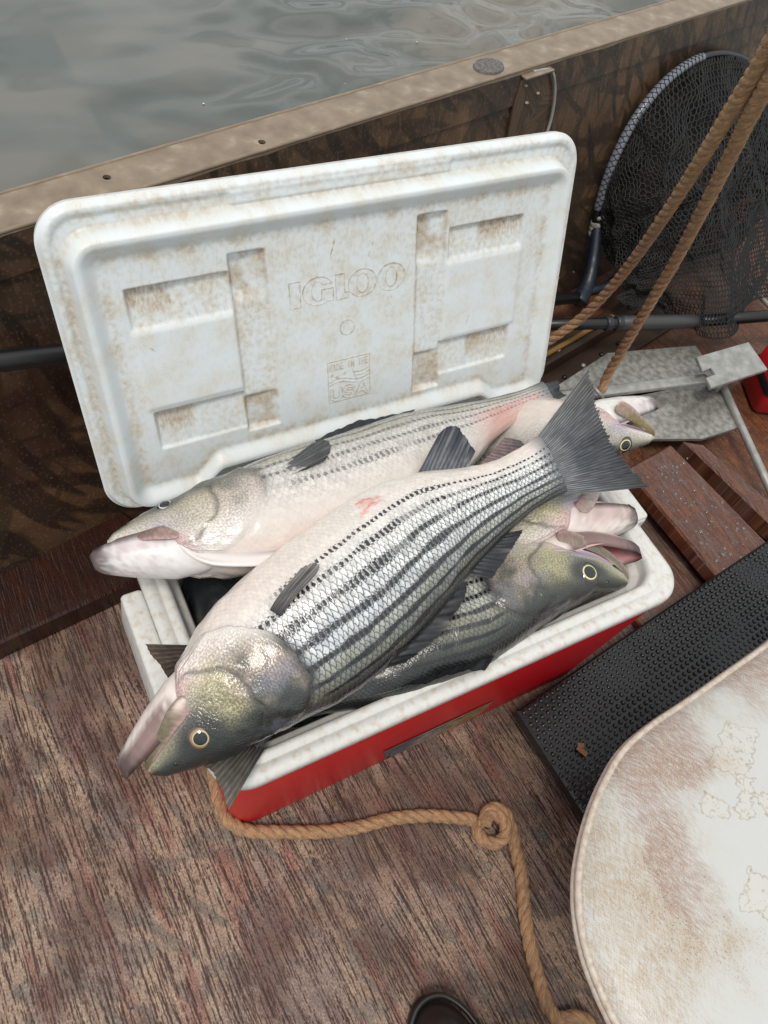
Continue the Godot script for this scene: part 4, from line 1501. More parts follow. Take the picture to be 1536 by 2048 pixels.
func build_fish() -> void:
	var silver := [[0.0, rgb(22, 24, 23)], [0.08, rgb(28, 30, 28)], [0.16, rgb(56, 59, 56)], [0.28, rgb(118, 122, 119)], [0.40, rgb(182, 186, 186)], [0.5, rgb(206, 207, 205)], [0.58, rgb(212, 211, 207)], [0.72, rgb(217, 211, 205)], [1.0, rgb(222, 216, 209)]]
	var head := [[0.0, rgb(22, 23, 23)], [0.20, rgb(28, 30, 30)], [0.36, rgb(44, 47, 43)], [0.5, rgb(124, 120, 98)], [0.60, rgb(190, 178, 166)], [0.72, rgb(220, 208, 202)], [1.0, rgb(228, 220, 216)]]
	var olive := [[0.0, rgb(20, 22, 20)], [0.1, rgb(28, 30, 26)], [0.22, rgb(66, 68, 62)], [0.36, rgb(146, 148, 138)], [0.5, rgb(188, 190, 182)], [0.64, rgb(206, 202, 192)], [1.0, rgb(226, 220, 212)]]
	var olive_head := [[0.0, rgb(26, 27, 25)], [0.18, rgb(38, 39, 35)], [0.34, rgb(74, 75, 63)], [0.5, rgb(140, 138, 116)], [0.66, rgb(190, 184, 170)], [0.8, rgb(218, 210, 202)], [1.0, rgb(228, 222, 216)]]
	var pearl := [[0.0, rgb(82, 82, 78)], [0.1, rgb(110, 110, 106)], [0.22, rgb(160, 158, 154)], [0.4, rgb(190, 187, 182)], [0.6, rgb(206, 200, 194)], [1.0, rgb(218, 210, 203)]]
	var pearl_head := [[0.0, rgb(72, 70, 66)], [0.2, rgb(88, 86, 80)], [0.34, rgb(132, 128, 116)], [0.5, rgb(186, 178, 168)], [0.66, rgb(214, 206, 202)], [1.0, rgb(226, 220, 220)]]
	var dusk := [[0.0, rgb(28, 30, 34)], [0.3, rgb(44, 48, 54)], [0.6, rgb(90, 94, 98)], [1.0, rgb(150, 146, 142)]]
	var fin_m := vmat(0.42)
	fin_m.cull_mode = BaseMaterial3D.CULL_DISABLED
	fin_m.backlight_enabled = true
	fin_m.backlight = Color(0.16, 0.16, 0.16)
	var slate := lin(92, 94, 98)
	var ink := lin(52, 56, 64)

	# --- the big fish on top
	var ka := {"te": 0.30, "cols": 62.0, "rows": 7.0, "edge": 0.92, "ink": 1.0, "iri": 0.55, "pink": 0.9, "pale": 0.0, "body": silver, "head": head, "eyeq": 0.335, "eyev": 0.42, "eyed": 0.013, "size": Vector3(1, 1, 1), "open": -0.05, "sore": Vector2(0.572, 0.752)}
	var tex := paint(1700, 600, func(u: float, v: float) -> Color: return fish_color(u, v, ka))
	var m := texmat(tex, 0.24, 0.20)
	m.metallic_specular = 0.6
	m.clearcoat_enabled = true
	m.clearcoat = 0.3
	m.clearcoat_roughness = 0.15
	var a := make_fish("striped_bass", "largest bass, lying across the top with dark stripes, its head over the deck", [Vector3(-0.385, 0.370, 0.141), Vector3(-0.350, 0.380, 0.125), Vector3(-0.318, 0.390, 0.112), Vector3(-0.282, 0.400, 0.096), Vector3(-0.197, 0.412, 0.071), Vector3(-0.110, 0.422, 0.047), Vector3(-0.003, 0.432, 0.014), Vector3(0.106, 0.440, 0.003), Vector3(0.180, 0.448, -0.003)], [Vector3(0.455, -0.248, 0.855), Vector3(0.42, -0.26, 0.87), Vector3(0.30, -0.287, 0.91), Vector3(0.297, -0.287, 0.911), Vector3(0.213, -0.334, 0.918), Vector3(0.133, -0.374, 0.918)], ka, m)
	fin(a, "tail_fin", [[0.985, 0.040, 0.0], [1.0, 0.02, 0.0], [1.005, 0.0, 0.0], [1.0, -0.02, 0.0], [0.985, -0.036, 0.0]], [[1.185, 0.088, 0.0], [1.16, 0.050, 0.003], [1.148, 0.012, 0.004], [1.152, -0.028, 0.005], [1.168, -0.06, 0.005], [1.19, -0.090, 0.004]], lin(136, 140, 142), lin(52, 54, 57), 36, fin_m, Vector3(0, 0.008, 0), 0.06, 0.42)
	fin(a, "pectoral_fin", [[0.318, -0.022, 0.0565], [0.312, -0.028, 0.0565], [0.308, -0.034, 0.0565]], [[0.400, -0.044, 0.059], [0.414, -0.050, 0.060], [0.385, -0.058, 0.060]], lin(70, 70, 70), lin(150, 146, 144), 8, fin_m, Vector3(0.006, 0.008, 0.010), 0.04, 0.55)
	fin(a, "anal_fin", [[0.715, -0.060, 0.0], [0.76, -0.052, 0.0], [0.815, -0.042, 0.0]], [[0.79, -0.092, 0.004], [0.812, -0.096, 0.006], [0.835, -0.084, 0.005], [0.842, -0.054, 0.002]], lin(104, 108, 116), lin(56, 62, 74), 11, fin_m, Vector3(0, 0.006, 0), 0.03)
	fin(a, "pelvic_fin", [[0.34, -0.082, -0.02], [0.345, -0.08, -0.03]], [[0.40, -0.098, -0.02], [0.42, -0.09, -0.04]], slate, ink, 5, fin_m)
	fin(a, "dorsal_fin", [[0.42, 0.088, 0.0], [0.52, 0.086, 0.0], [0.62, 0.080, 0.0], [0.66, 0.076, 0.0]], [[0.47, 0.102, 0.004], [0.55, 0.103, 0.004], [0.65, 0.092, 0.003], [0.69, 0.078, 0.0]], lin(60, 62, 66), lin(38, 40, 46), 10, fin_m, Vector3.ZERO, 0.12)
	fin(a, "dorsal_fin", [[0.70, 0.072, 0.0], [0.76, 0.062, 0.0], [0.83, 0.051, 0.0]], [[0.745, 0.092, 0.004], [0.80, 0.078, 0.004], [0.87, 0.056, 0.002]], lin(60, 62, 66), lin(40, 42, 50), 12, fin_m, Vector3.ZERO, 0.05)

	# --- pale fish along the lid
	var kb := {"te": 0.275, "cols": 60.0, "rows": 5.0, "edge": 0.22, "ink": 0.42, "iri": 0.0, "pink": 0.9, "pale": 0.8, "body": pearl, "head": pearl_head, "eyeq": 0.37, "eyev": 0.30, "eyed": 0.022, "size": Vector3(0.80, 0.86, 0.98), "open": -0.06, "taper": 0.42, "tailpink": true, "eye": 0.85, "ring": lin(216, 216, 214), "iris": lin(60, 60, 60), "maxilla": lin(128, 104, 100), "jaw": lin(226, 222, 222), "jawside": lin(214, 206, 206)}
	var texb := paint(1300, 420, func(u: float, v: float) -> Color: return fish_color(u, v, kb))
	var mb := texmat(texb, 0.26, 0.10)
	mb.metallic_specular = 0.6
	mb.clearcoat_enabled = true
	mb.clearcoat = 0.25
	mb.clearcoat_roughness = 0.12
	var b := make_fish("striped_bass", "pale pinkish bass lying along the open lid, mouth closed, faint stripes", [Vector3(-0.353, 0.415, -0.103), Vector3(-0.308, 0.415, -0.094), Vector3(-0.244, 0.415, -0.081), Vector3(-0.160, 0.412, -0.078), Vector3(-0.048, 0.405, -0.086), Vector3(0.084, 0.400, -0.108), Vector3(0.190, 0.400, -0.128), Vector3(0.285, 0.400, -0.140)], [Vector3(0.14, -0.12, -0.96), Vector3(0.1, -0.10, -0.98), Vector3(0.0, 0.0, -0.97), Vector3(-0.1, 0.16, -0.96), Vector3(-0.06, 0.35, -0.93)], kb, mb)
	var gill := vmat(0.35)
	var gm := []
	for q in [[0.115, 0.95, 0.004], [0.15, 0.95, 0.012], [0.20, 0.95, 0.015], [0.27, 0.965, 0.011], [0.34, 0.97, 0.002]]:
		var gd: float = -q[1] * shape_at(b, q[0]).y
		gm.append([q[0], gd, flank_width(b, q[0], gd) + 0.0015, q[2]])
	part("gill_membrane", strap(b, gm, 0.0035, func(x: float, y: float) -> Color: return lin(222, 216, 213).lerp(lin(130, 106, 106), pow(0.5 + 0.5 * sin(y * 24.0 + x * 3.0), 6.0) * 0.65 * stepf(0.05, 0.2, x))), gill, b.root)
	fin(b, "pectoral_fin", [[0.285, 0.016, 0.050], [0.287, 0.010, 0.052], [0.290, 0.004, 0.053]], [[0.40, 0.046, 0.052], [0.425, 0.034, 0.055], [0.39, 0.008, 0.056]], lin(112, 112, 112), lin(86, 88, 90), 8, fin_m, Vector3(0, 0.004, 0))
	fin(b, "anal_fin", [[0.72, -0.052, 0.01], [0.77, -0.044, 0.01], [0.82, -0.034, 0.008]], [[0.80, -0.090, 0.012], [0.84, -0.082, 0.012], [0.86, -0.048, 0.008]], lin(150, 128, 128), lin(80, 82, 90), 10, fin_m)
	fin(b, "tail_fin", [[0.985, 0.016, 0.0], [1.0, 0.0, 0.0], [0.985, -0.016, 0.0]], [[1.045, 0.012, 0.0], [1.035, 0.0, 0.0], [1.045, -0.014, -0.004]], lin(96, 98, 100), lin(60, 62, 66), 18, fin_m)
	fin(b, "pelvic_fin", [[0.40, -0.060, 0.030], [0.405, -0.066, 0.022]], [[0.54, -0.066, 0.036], [0.53, -0.076, 0.026]], lin(196, 182, 168), lin(176, 160, 140), 5, fin_m)
	fin(b, "dorsal_fin", [[0.42, 0.070, 0.0], [0.55, 0.066, 0.0], [0.66, 0.058, 0.0]], [[0.46, 0.088, 0.0], [0.58, 0.084, 0.0], [0.69, 0.062, 0.0]], ink, ink, 9, fin_m, Vector3.ZERO, 0.1)

	# --- front fish under the big one, head to the right
	var ke := {"te": 0.365, "cols": 54.0, "rows": 6.0, "edge": 0.80, "ink": 1.0, "iri": 0.0, "pink": 0.35, "pale": 0.25, "body": olive, "head": olive_head, "eyeq": 0.30, "eyev": 0.42, "eyed": 0.012, "size": Vector3(0.80, 0.86, 0.90), "taper": 0.3, "open": 0.24, "jawdeep": 0.9, "jawlen": 0.95, "eye": 1.05, "ring": lin(226, 214, 160), "iris": lin(66, 62, 50), "membrane": true, "maxilla": lin(112, 106, 90)}
	var texe := paint(1300, 460, func(u: float, v: float) -> Color: return fish_color(u, v, ke))
	var me := texmat(texe, 0.26, 0.18)
	me.metallic_specular = 0.6
	me.clearcoat_enabled = true
	me.clearcoat = 0.25
	me.clearcoat_roughness = 0.15
	var e := make_fish("striped_bass", "olive striped bass at the front right corner, mouth open, yellow ringed eye", [Vector3(0.236, 0.356, 0.152), Vector3(0.198, 0.350, 0.118), Vector3(0.113, 0.342, 0.098), Vector3(0.036, 0.330, 0.098), Vector3(-0.058, 0.318, 0.100), Vector3(-0.151, 0.305, 0.104), Vector3(-0.229, 0.315, 0.112), Vector3(-0.290, 0.345, 0.138)], [Vector3(-0.62, 0.0, 0.78), Vector3(-0.40, 0.06, 0.90), Vector3(-0.12, 0.24, 0.95), Vector3(0.1, 0.55, 0.83), Vector3(0.1, 0.65, 0.75), Vector3(0.1, 0.4, 0.9)], ke, me)
	fin(e, "tail_fin", [[0.99, 0.028, 0.0], [1.0, 0.0, 0.0], [0.99, -0.028, 0.0]], [[1.14, 0.050, 0.0], [1.10, 0.0, 0.004], [1.12, -0.050, 0.006]], lin(78, 78, 76), lin(132, 126, 116), 16, fin_m)
	fin(e, "pectoral_fin", [[0.36, -0.050, 0.040], [0.362, -0.058, 0.036]], [[0.25, -0.066, 0.056], [0.262, -0.070, 0.054]], lin(74, 74, 76), lin(60, 60, 62), 4, fin_m)
	fin(e, "dorsal_fin", [[0.40, 0.066, 0.0], [0.52, 0.062, 0.0], [0.64, 0.052, 0.0]], [[0.46, 0.088, 0.006], [0.56, 0.082, 0.006], [0.68, 0.056, 0.0]], lin(48, 50, 54), lin(36, 38, 42), 9, fin_m, Vector3.ZERO, 0.12)

	# --- fish in the middle right, belly towards us
	var kd := ke.duplicate()
	kd.merge({"te": 0.31, "open": 0.52, "maxdrop": 0.35, "jawlen": 0.95, "jawdeep": 1.0, "size": Vector3(0.88, 0.92, 0.95), "eyev": 0.30, "eyed": 0.024, "pale": 0.7, "eye": 0.7, "ring": lin(120, 122, 124), "iris": lin(60, 62, 62), "maxilla": lin(206, 190, 184), "jawside": lin(206, 186, 182), "jaw": lin(226, 216, 212)}, true)
	var d := make_fish("striped_bass", "bass with pink gaping mouth and white throat, between front right fish and the tail", [Vector3(0.300, 0.352, -0.006), Vector3(0.240, 0.350, 0.006), Vector3(0.166, 0.340, 0.008), Vector3(0.073, 0.305, -0.016), Vector3(-0.084, 0.285, -0.004), Vector3(-0.234, 0.305, 0.024), Vector3(-0.310, 0.345, 0.041)], [Vector3(0.25, -0.05, -0.95), Vector3(0.15, 0.0, -0.95), Vector3(0.0, 0.3, -0.95), Vector3(0.0, 0.6, -0.8)], kd, me)
	fin(d, "tail_fin", [[0.99, 0.024, 0.0], [1.0, 0.0, 0.0], [0.99, -0.024, 0.0]], [[1.10, 0.045, 0.012], [1.065, 0.0, 0.012], [1.10, -0.045, 0.012]], lin(110, 100, 92), lin(122, 110, 100), 14, fin_m)
	fin(d, "pectoral_fin", [[0.28, -0.010, 0.04], [0.285, -0.025, 0.04]], [[0.38, -0.02, 0.052], [0.37, -0.05, 0.05]], lin(170, 140, 140), lin(130, 110, 110), 6, fin_m)

	# --- fish at the back right, gaping over the far corner
	var kc := ke.duplicate()
	kc.merge({"te": 0.25, "open": 0.34, "jawlen": 0.85, "size": Vector3(0.66, 0.70, 0.84), "pale": 0.5, "maxilla": lin(132, 122, 84), "jawside": lin(210, 206, 206), "jaw": lin(222, 220, 216)}, true)
	var cfish := make_fish("striped_bass", "bass gaping over the far right corner of the cooler beside the anchor", [Vector3(0.392, 0.395, -0.018), Vector3(0.333, 0.395, -0.046), Vector3(0.269, 0.385, -0.074), Vector3(0.231, 0.350, -0.104), Vector3(0.166, 0.240, -0.140), Vector3(0.005, 0.160, -0.130), Vector3(-0.166, 0.130, -0.110)], [Vector3(0.1, -0.66, 0.74), Vector3(0.1, -0.62, 0.78), Vector3(0.1, -0.2, 0.95), Vector3(0.1, 0.4, 0.9), Vector3(0.0, 0.9, 0.4)], kc, mb)
	fin(cfish, "pelvic_fin", [[0.34, -0.052, 0.02], [0.345, -0.056, 0.01]], [[0.44, -0.07, 0.03], [0.43, -0.075, 0.01]], slate, ink, 5, fin_m)

	# --- dark backs deep inside
	var kf := ke.duplicate()
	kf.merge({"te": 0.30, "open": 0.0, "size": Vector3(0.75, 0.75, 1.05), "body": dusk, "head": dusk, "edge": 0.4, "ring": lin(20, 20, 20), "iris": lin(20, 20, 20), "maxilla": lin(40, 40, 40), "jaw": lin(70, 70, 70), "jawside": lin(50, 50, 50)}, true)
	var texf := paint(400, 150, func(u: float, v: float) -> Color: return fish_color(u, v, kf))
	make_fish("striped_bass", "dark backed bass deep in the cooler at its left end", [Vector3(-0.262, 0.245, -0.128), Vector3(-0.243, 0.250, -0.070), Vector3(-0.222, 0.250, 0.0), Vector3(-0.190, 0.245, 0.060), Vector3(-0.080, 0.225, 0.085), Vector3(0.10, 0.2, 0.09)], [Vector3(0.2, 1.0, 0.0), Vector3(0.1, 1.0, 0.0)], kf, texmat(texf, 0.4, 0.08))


func build_gear(alu_m: Material, black_m: Material, navy_m: Material, rubber_m: Material, rope_m: Material) -> void:
	# ---------------------------------------------------------------- ropes
	rope("rope", "thick brown rope nearer the lid, its lower end passing behind the lid", "brown three strand ropes", [Vector3(0.540, 0.070, -0.480), Vector3(0.572, 0.100, -0.454), Vector3(0.590, 0.146, -0.430), Vector3(0.624, 0.228, -0.405), Vector3(0.618, 0.360, -0.365), Vector3(0.545, 0.554, -0.290), Vector3(0.482, 0.679, -0.237), Vector3(0.402, 0.797, -0.175), Vector3(0.354, 0.864, -0.138), Vector3(0.29, 0.95, -0.095), Vector3(0.22, 1.06, -0.05)], 0.0092, 0.060, rope_m, 700)
	rope("rope", "thick brown anchor rope running down to the metal anchor behind the tail", "brown three strand ropes", [Vector3(0.664, 0.085, -0.308), Vector3(0.677, 0.115, -0.325), Vector3(0.673, 0.196, -0.322), Vector3(0.640, 0.362, -0.298), Vector3(0.616, 0.446, -0.281), Vector3(0.555, 0.584, -0.244), Vector3(0.483, 0.707, -0.201), Vector3(0.419, 0.787, -0.162), Vector3(0.361, 0.856, -0.123), Vector3(0.30, 0.94, -0.08), Vector3(0.23, 1.05, -0.04)], 0.0092, 0.060, rope_m, 700)
	var knot := []
	# the line runs from under the cooler to a coiled knot, then down past the mat
	var line := [Vector3(-0.300, 0.014, 0.040), Vector3(-0.306, 0.014, 0.075), Vector3(-0.312, 0.014, 0.110), Vector3(-0.312, 0.014, 0.140), Vector3(-0.293, 0.014, 0.167), Vector3(-0.250, 0.014, 0.190), Vector3(-0.198, 0.014, 0.214), Vector3(-0.143, 0.014, 0.232), Vector3(-0.098, 0.014, 0.241), Vector3(-0.048, 0.014, 0.259), Vector3(-0.005, 0.014, 0.282), Vector3(0.014, 0.016, 0.294)]
	for k in 11:
		var a := -2.3 - k * 0.66
		var r := 0.0225 - 0.0006 * k
		line.append(Vector3(0.034 + cos(a) * r, 0.016 + 0.0018 * k, 0.318 + sin(a) * r))
	line.append_array([Vector3(0.040, 0.030, 0.294), Vector3(0.060, 0.024, 0.304), Vector3(0.063, 0.016, 0.325), Vector3(0.056, 0.014, 0.350), Vector3(0.043, 0.014, 0.390), Vector3(0.026, 0.014, 0.424), Vector3(0.010, 0.014, 0.459), Vector3(-0.004, 0.014, 0.505), Vector3(-0.011, 0.014, 0.541), Vector3(-0.006, 0.014, 0.560), Vector3(0.008, 0.016, 0.566), Vector3(0.024, 0.018, 0.575), Vector3(0.03, 0.016, 0.60)])
	rope("rope", "brown rope on the deck with a coiled knot, leading from under the cooler", "brown three strand ropes", line, 0.0094, 0.054, rope_m, 260)

	# ---------------------------------------------------------------- landing net
	var net := thing("landing_net", "black landing net leaning against the boat side, pale tubing on its hoop", "net")
	var hoop := [W(1.370, 0.150, 0.02), W(1.358, 0.209, 0.02), W(1.369, 0.304, 0.02), W(1.404, 0.377, 0.02), W(1.456, 0.429, 0.022), W(1.527, 0.462, 0.024), W(1.614, 0.474, 0.026), W(1.724, 0.460, 0.028), W(1.859, 0.411, 0.03), W(1.98, 0.323, 0.03), W(2.0, 0.22, 0.03), W(1.90, 0.12, 0.03), W(1.70, 0.07, 0.03)]
	var hp := smooth_path(hoop, 0.006)
	part("hoop", tube(hp, 0.0085, 14), black_m, net)
	var sleeve := PackedVector3Array()
	for i in range(int(hp.size() * 0.055), int(hp.size() * 0.36)):
		sleeve.append(hp[i])
	part("sleeve", tube(sleeve, 0.0098, 16), mat(rgb(112, 116, 126), 0.28), net)
	# knotted mesh: a sheet of hexagons hanging from the hoop
	for layer in 2:
		var st := SurfaceTool.new()
		st.begin(Mesh.PRIMITIVE_TRIANGLES)
		var nu := 96
		var nv := 46
		var pt := func(a: float, b: float) -> Vector3:
			var hi := clampf(a, 0.0, 1.0) * 0.76 * (hp.size() - 1)
			var h: Vector3 = hp[int(hi)].lerp(hp[mini(int(hi) + 1, hp.size() - 1)], fposmod(hi, 1.0))
			var foot := Vector3(0.86, 0.10, -0.52).lerp(Vector3(1.28, 0.10, -0.42), clampf(a * 1.1, 0.0, 1.0)) if layer == 0 else Vector3(0.90, 0.05, -0.60).lerp(Vector3(1.35, 0.06, -0.62), a)
			if layer == 0:
				foot += Vector3(-0.02, 0, 0.13) * exp(-pow((a - 0.42) / 0.22, 2.0))
			var q := h.lerp(foot, b)
			var wob := N1.get_noise_2d(a * 40.0 + layer * 50.0, b * 24.0)
			q += Vector3(0.236, 0.194, 0.952) * ((0.03 + 0.06 * layer * 0.3) * sin(PI * b) + 0.030 * wob * sin(PI * minf(b * 1.4, 1.0)) + 0.014 * (1.0 - b))
			q += Vector3(1, 0, 0) * 0.02 * N1.get_noise_2d(a * 50.0 + 9.0, b * 30.0 + layer * 20.0)
			q.y = maxf(q.y, 0.075)
			return q
		var cord := func(a: Vector3, b: Vector3) -> void:
			var t := (b - a).normalized()
			var s := t.cross(Vector3(0.2, 0.7, 0.7)).normalized() * 0.0017
			var u := t.cross(s)
			var ring := [s, -s * 0.5 + u * 0.87, -s * 0.5 - u * 0.87]
			for k in 3:
				var p0: Vector3 = ring[k]
				var p1: Vector3 = ring[(k + 1) % 3]
				for q in [a + p0, b + p0, b + p1, a + p0, b + p1, a + p1]:
					st.add_vertex(q)
		for i in nu:
			for j in nv:
				# brick pattern of hexagons
				var o := 0.5 if j % 2 else 0.0
				var jx := func() -> float: return rng.randf_range(-0.12, 0.12)
				var a0: Vector3 = pt.call((i + o) / nu, (j + 0.00) / nv)
				var a1: Vector3 = pt.call((i + o) / nu, (j + 0.62) / nv)
				var l2: Vector3 = pt.call((i + o - 0.5) / nu, (j + 1.0) / nv)
				var r2: Vector3 = pt.call((i + o + 0.5) / nu, (j + 1.0) / nv)
				cord.call(a0, a1)
				cord.call(a1, l2)
				cord.call(a1, r2)
		st.generate_normals()
		var o2 := part("netting", st.commit(), mat(rgb(9, 9, 11), 0.6), net)
		o2.set_meta("kind", "stuff")
	# cords lashing the net round the pale tubing
	var lash := []
	for i in range(2, sleeve.size() - 2, 2):
		var fr := frames(sleeve)
		for sg in [1.0, -1.0]:
			var wrap := PackedVector3Array()
			for k in 7:
				var a := -2.2 + 4.4 * k / 6.0
				var ii := clampi(i + int(sg * (k - 3) * 0.6), 0, sleeve.size() - 1)
				wrap.append(sleeve[ii] + (Vector3(0.236, 0.194, 0.952) * cos(a) + fr[ii][2].cross(Vector3(0.236, 0.194, 0.952)).normalized() * sin(a)) * 0.0104)
			lash.append(tube(wrap, 0.0010, 4, false))
	var lashing := part("lashing", join(lash), mat(rgb(26, 26, 30), 0.6), net)
	lashing.set_meta("kind", "stuff")
	# yoke, collars and the long handle that runs on behind the lid
	part("yoke", tube(smooth_path([Vector3(0.800, 0.070, -0.575), Vector3(0.835, 0.090, -0.600), Vector3(0.858, 0.130, -0.635), W(1.368, 0.185, 0.022)], 0.005), [0.020, 0.020, 0.020, 0.019, 0.019, 0.018, 0.018, 0.018, 0.017, 0.017, 0.016, 0.016, 0.016, 0.015, 0.015, 0.015, 0.014, 0.014, 0.014, 0.014, 0.014, 0.013, 0.013, 0.013, 0.013, 0.013, 0.013, 0.013, 0.013, 0.013, 0.013, 0.013, 0.013, 0.013, 0.013, 0.013, 0.013, 0.013, 0.013], 16), navy_m, net)
	part("yoke_arm", tube(smooth_path([Vector3(0.835, 0.080, -0.59), Vector3(0.89, 0.09, -0.585), Vector3(0.94, 0.14, -0.60), Vector3(0.97, 0.20, -0.64)], 0.006), 0.012, 14), navy_m, net)
	for k in 3:
		part("collar", tube(PackedVector3Array([W(1.367, 0.158 + 0.011 * k, 0.022), W(1.3672, 0.162 + 0.011 * k, 0.022), W(1.3675, 0.166 + 0.011 * k, 0.022)]), 0.0165, 16), mat(rgb(168, 166, 160), 0.4, 0.3), net)
	part("clamp_bolt", rod(W(1.345, 0.206, 0.034), W(1.385, 0.203, 0.034), 0.0042, 10), alu_m, net)
	part("handle", rod(Vector3(-0.60, 0.487, -0.366), Vector3(0.820, 0.072, -0.585), 0.0135, 18), black_m, net)

	# black jointed pole over the anchor
	var pole := thing("pole", "black jointed pole lying across the foot of the netting", "pole")
	part("shaft", rod(Vector3(0.62, 0.128, -0.487), Vector3(1.02, 0.112, -0.395), 0.0125, 14), black_m, pole)
	part("grip", rod(Vector3(0.80, 0.1215, -0.4455), Vector3(1.00, 0.1135, -0.3995), 0.0155, 16), mat(rgb(60, 60, 62), 0.45), pole)
	part("tip", rod(Vector3(1.00, 0.113, -0.400), Vector3(1.6, 0.15, -0.24), 0.0135, 14), black_m, pole)
	for x in [0.765, 0.79]:
		part("ferrule", rod(Vector3(x, 0.128 - (x - 0.62) * 0.04, -0.487 + (x - 0.62) * 0.23), Vector3(x + 0.012, 0.128 - (x - 0.608) * 0.04, -0.487 + (x - 0.608) * 0.23), 0.0165, 14), mat(rgb(40, 40, 42), 0.4), pole)
	var white_rod := thing("thin_rod", "thin pale metal rod lying on the brown floor at the right edge", "rod")
	part("shaft", rod(Vector3(1.345, 0.030, -0.532), Vector3(1.335, 0.030, -0.35), 0.006, 10), alu_m, white_rod)

	# ---------------------------------------------------------------- anchor
	var anchor := thing("anchor", "grey metal fluke anchor with square plate, behind the tail of the largest bass", "anchor")
	var fluke_m := noisemat(0.018, [0.0, 0.35, 0.6, 1.0], [rgb(118, 114, 106), rgb(140, 138, 132), rgb(154, 152, 147), rgb(176, 175, 170)], 0.36, 0.5, Vector3(5, 5, 5), 6, 0.03)
	part("fluke", slab(v2([[0.578, -0.369], [0.780, -0.423], [1.008, -0.376], [1.006, -0.359], [0.983, -0.278], [0.815, -0.309]]), 0.052, 0.060, 0.002), fluke_m, anchor)
	part("fluke", slab(v2([[0.700, -0.300], [0.957, -0.275], [0.987, -0.260], [0.934, -0.143], [0.832, -0.147], [0.720, -0.185]]), 0.052, 0.061, 0.002), fluke_m, anchor)
	part("crown_plate", slab(v2([[0.898, -0.300], [1.053, -0.298], [1.037, -0.217], [0.868, -0.217], [0.877, -0.244], [0.904, -0.245], [0.908, -0.263], [0.882, -0.261]]), 0.122, 0.130, 0.0015), alu_m, anchor)
	part("crown_block", rbox(Vector3(0.03, 0.062, 0.03), 0.004), alu_m, anchor, Transform3D(Basis(), Vector3(0.965, 0.090, -0.255)))
	var sh := Vector3(0.925, 0.092, -0.262) - Vector3(0.55, 0.080, -0.338)
	part("shank", rbox(Vector3(sh.length(), 0.012, 0.024), 0.003), alu_m, anchor, Transform3D(Basis(Vector3.UP, -atan2(sh.z, sh.x)) * Basis(Vector3(0, 0, 1), 0.03), Vector3(0.735, 0.086, -0.300)))
	part("shackle", tube(smooth_path([Vector3(0.655, 0.095, -0.322), Vector3(0.640, 0.108, -0.318), Vector3(0.640, 0.108, -0.298), Vector3(0.655, 0.092, -0.293)], 0.003), 0.004, 10), alu_m, anchor)
	part("stock", rod(Vector3(0.975, 0.070, -0.258), Vector3(0.885, 0.050, 0.035), 0.0085, 16), alu_m, anchor)

	# red container at the right edge
	var can := thing("red_can", "red plastic container with black band at the right edge of the photo", "container")
	part("body", loft_box([[0.0001, 0.0001, 0.0001, 0.006], [0.072, 0.052, 0.014, 0.006], [0.078, 0.058, 0.016, 0.014], [0.076, 0.056, 0.016, 0.120], [0.066, 0.046, 0.014, 0.132], [0.0001, 0.0001, 0.0001, 0.132]], 5), mat(rgb(176, 26, 36), 0.4), can)
	part("band", loft_box([[0.0785, 0.0585, 0.016, 0.060], [0.0795, 0.0595, 0.016, 0.064], [0.0795, 0.0595, 0.016, 0.078], [0.078, 0.058, 0.016, 0.082]], 5), mat(rgb(30, 30, 32), 0.5), can)
	can.transform = Transform3D(Basis(Vector3.UP, -0.45), Vector3(1.150, 0.004, -0.205))

	# ---------------------------------------------------------------- black dimpled mat
	var mat_o := thing("rubber_mat", "wet black rubber mat covered in small round studs, beside the cooler", "mat")
	part("sheet", slab(v2([[0.143, 0.189], [0.362, 0.158], [0.78, 0.105], [1.35, 0.03], [1.35, 0.46], [0.160, 0.50], [0.153, 0.356]]), 0.046, 0.070, 0.004), rubber_m, mat_o)
	part("backing_board", slab(v2([[0.165, 0.200], [0.362, 0.172], [0.43, 0.165], [0.43, 0.47], [0.182, 0.49]]), 0.001, 0.0455, 0.002), mat(rgb(34, 26, 22), 0.7), mat_o)
	var dome := SphereMesh.new()
	dome.radius = 0.0041
	dome.height = 0.0072
	dome.radial_segments = 10
	dome.rings = 5
	var spots := []
	for i in 100:
		for j in 36:
			var q := Vector3(0.152 + i * 0.0118, 0.0703, 0.196 + j * 0.0105 - i * 0.0118 * 0.135 + (0.0 if j % 2 == 0 else 0.0))
			q.x += 0.0059 * (j % 2)
			if q.z < 0.49:
				spots.append(q)
	var mm := MultiMesh.new()
	mm.transform_format = MultiMesh.TRANSFORM_3D
	mm.mesh = dome
	mm.instance_count = spots.size()
	for i in spots.size():
		var w := 0.35 + 0.65 * clampf(0.75 + 1.6 * N1.get_noise_2d(spots[i].x * 60.0, spots[i].z * 60.0), 0.25, 1.0)
		mm.set_instance_transform(i, Transform3D(Basis.from_scale(Vector3(1, w, 1)), spots[i]))
	var studs := MultiMeshInstance3D.new()
	studs.name = "studs"
	studs.multimesh = mm
	studs.material_override = rubber_m
	studs.set_meta("kind", "stuff")
	mat_o.add_child(studs)
	var leaf := thing("leaf_scrap", "scrap of dry brown leaf on the black mat", "leaf")
	var lf := join([[rbox(Vector3(0.008, 0.0015, 0.018), 0.0007), Transform3D(Basis(Vector3.UP, 0.4), Vector3(0, 0, 0))], [rbox(Vector3(0.010, 0.0015, 0.007), 0.0007), Transform3D(Basis(Vector3.UP, -0.5) * Basis(Vector3.RIGHT, 0.3), Vector3(0.003, 0.001, -0.008))]])
	part("blade", lf, mat(rgb(146, 104, 74), 0.7), leaf, Transform3D(Basis(), Vector3(0.200, 0.0755, 0.285)))

